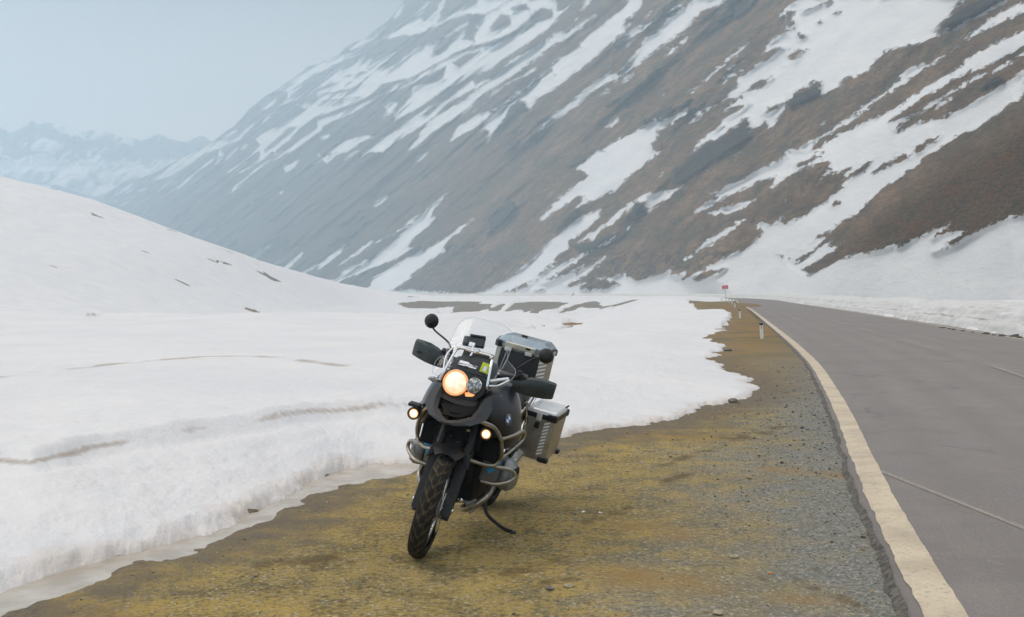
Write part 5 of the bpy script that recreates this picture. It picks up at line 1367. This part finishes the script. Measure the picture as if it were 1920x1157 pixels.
# ------------------------------------------------------------------ stones
def rock_mesh(name, r, seed, mat, flat=.6, sub=2):
    rnd = random.Random(seed); bm_ = bmesh.new(); bmesh.ops.create_icosphere(bm_, subdivisions=sub, radius=1.0)
    ax = [Vector((rnd.uniform(-1, 1), rnd.uniform(-1, 1), rnd.uniform(-1, 1))).normalized() for _ in range(9)]; dd_ = [rnd.uniform(.55, .95) for _ in ax]
    for v in bm_.verts:
        for a, d in zip(ax, dd_):
            t = v.co.dot(a)
            if t > d: v.co -= a * (t - d)
        v.co = Vector((v.co.x * r * rnd.uniform(.97, 1.03), v.co.y * r * .8, v.co.z * r * flat))
    me = bpy.data.meshes.new(name); bm_.to_mesh(me); bm_.free(); me.materials.append(mat)
    o = bpy.data.objects.new(name, me); COL.objects.link(o); return o
M_ROCKD = solid("dark_rock", (.07, .066, .058), .85, 0, .3, 0, 6, .5, .004)
M_ROCKG = solid("grey_rock", (.17, .165, .14), .85, 0, .3, 0, 20, .35, .002)
M_ROCKY = solid("tan_stone", (.34, .29, .19), .85, 0, .3, 0, 25, .25, .001)
for (u, v, r, lb, mt, sd0) in [(1031, 1106, .032, "small grey-green stone on the gravel, left of a tan one", M_ROCKG, 1), (1066, 1101, .034, "pale tan stone on the gravel beside a grey-green stone", M_ROCKY, 2),
                               (1377, 1045, .040, "flat pale stone lying on the gravel towards the asphalt", M_ROCKY, 3), (1344, 1152, .040, "pale stone at the bottom edge of the photo", M_ROCKY, 4),
                               (1445, 1075, .018, "orange pebble among the grey chippings", solid("orange_pebble", (.55, .20, .03), .7), 5), (1375, 754, .10, "grey boulder poking out of the snow edge beyond the lay-by", M_ROCKG, 6),
                               (1362, 658, .16, "flat grey rock at the snow edge below the marker posts", M_ROCKG, 7)]:
    x_, y_ = pix0(u, v); o = rock_mesh("stone", r, sd0 * 7, mt, .36); o.location = (x_, y_, float(base_z([x_], [y_])[0]) + r * .22); o.rotation_euler = (0, 0, sd0 * 1.3); tag(o, lb, "stone")
for (u, v, lb) in [(1094, 963, "white paper scrap on the gravel, left of the pair"), (1126, 964, "white paper scrap on the gravel, right of the pair")]:
    x_, y_ = pix0(u, v); b_ = B(); rn = random.Random(u)
    g_ = [[(-.017 + .017 * i, -.012 + .012 * j, .006 + rn.uniform(0, .011)) for i in range(3)] for j in range(3)]
    b_.loft(g_, cap=False, close=False).solidify(.0008); o = b_.build("paper_scrap", M_WHITE, None, smooth=False); o.location = (x_, y_, float(base_z([x_], [y_])[0]) + .002); o.rotation_euler = (0, 0, u); tag(o, lb, "paper scrap", "white paper scraps on the gravel")
# dark rocks along the foot of the bank
rn = random.Random(4)
for i, (u, v, r) in enumerate([(1762, 614, .30), (1772, 616, .22), (1786, 618, .28), (1798, 620, .20), (1815, 622, .16), (1842, 626, .24), (1856, 627, .32), (1870, 629, .22), (1884, 631, .30), (1898, 631, .42), (1912, 634, .26), (1926, 636, .34)]):
    x_, y_ = pix0(u, v + 3); o = rock_mesh("rock", r * .62, 50 + i, M_ROCKD, .5); o.location = (x_ + .25, y_ + .5 + rn.uniform(-.4, .4), .02); o.rotation_euler = (0, 0, i); tag(o, "dark jagged rock at the foot of the snow bank across the road", "rock", "dark rocks along the foot of the snow bank")

# loose gravel: too many to count
rs = np.random.RandomState(3); bm_ = bmesh.new(); bmesh.ops.create_icosphere(bm_, subdivisions=1, radius=1.0)
base_v = np.array([v.co[:] for v in bm_.verts]); base_f = np.array([[v.index for v in f.verts] for f in bm_.faces]); bm_.free()
N = 60000
yy = 4.2 * (22 / 4.2) ** rs.rand(N) ; u_ = rs.uniform(-60, 1990, N); xx_ = (u_ - U0) / F * yy
rdd = line_dist(xx_, yy, RL[:200]); side = np.interp(yy, RL[:, 1][:600], RL[:, 0][:600]) - .20 - xx_
ing = poly_sdf(xx_, yy, gpoly) > .02
melt = poly_sdf(xx_, yy, [tuple(p) for p in e_up] + [tuple(p) for p in e_lo[::-1]]) < -.02
dens = np.clip(.16 + 1.1 * np.exp(-side / .55) + .8 * (fbm(xx_ * 1.1, yy * 1.1, 15, 3) - .5), .03, 1)
ok = ing & melt & (side > -0.03) & (rs.rand(N) < dens)
xx_, yy, side = xx_[ok], yy[ok], side[ok]; n = len(xx_)
sz = .0035 * np.exp(rs.randn(n) * .5) * np.clip(yy / 6, .8, 2.2); sz = np.minimum(sz, .030); sz[rs.rand(n) < .01] *= 1.9
th_ = rs.rand(n) * 6.28; c_, s_ = np.cos(th_), np.sin(th_)
V = base_v[None] * (1 + rs.uniform(-.35, .35, (n, len(base_v), 1))) * np.stack([np.ones(n), rs.uniform(.6, .95, n), rs.uniform(.35, .7, n)], 1)[:, None, :] * sz[:, None, None]
V = np.stack([V[..., 0] * c_[:, None] - V[..., 1] * s_[:, None], V[..., 0] * s_[:, None] + V[..., 1] * c_[:, None], V[..., 2]], -1)
V += np.stack([xx_, yy, base_z(xx_, yy) + sz * .25], 1)[:, None, :]
Fc = (base_f[None] + (np.arange(n) * len(base_v))[:, None, None]).reshape(-1, 3)
t = rs.rand(n); nr_ = np.clip(1 - side / 1.6, 0, 1)
pal = np.array([(.30, .23, .11), (.21, .165, .08), (.14, .12, .07), (.38, .31, .18), (.27, .18, .07)]); palg = np.array([(.10, .12, .11), (.17, .18, .17), (.26, .26, .23), (.07, .075, .075), (.38, .37, .33)])
ci = rs.randint(0, 5, n); colv = np.where((rs.rand(n) < .15 + .8 * nr_)[:, None], palg[ci], pal[ci])
gm = NM("gravel_stone"); gm.set(base=gm.attr('col').outputs['Color'], rough=.85, spec=.25)
go_ = np_mesh("loose_gravel", V.reshape(-1, 3), Fc, gm.m, False, {'col': np.repeat(colv, len(base_v), 0)})
tag(go_, kind="stuff")
print("gravel stones", n)
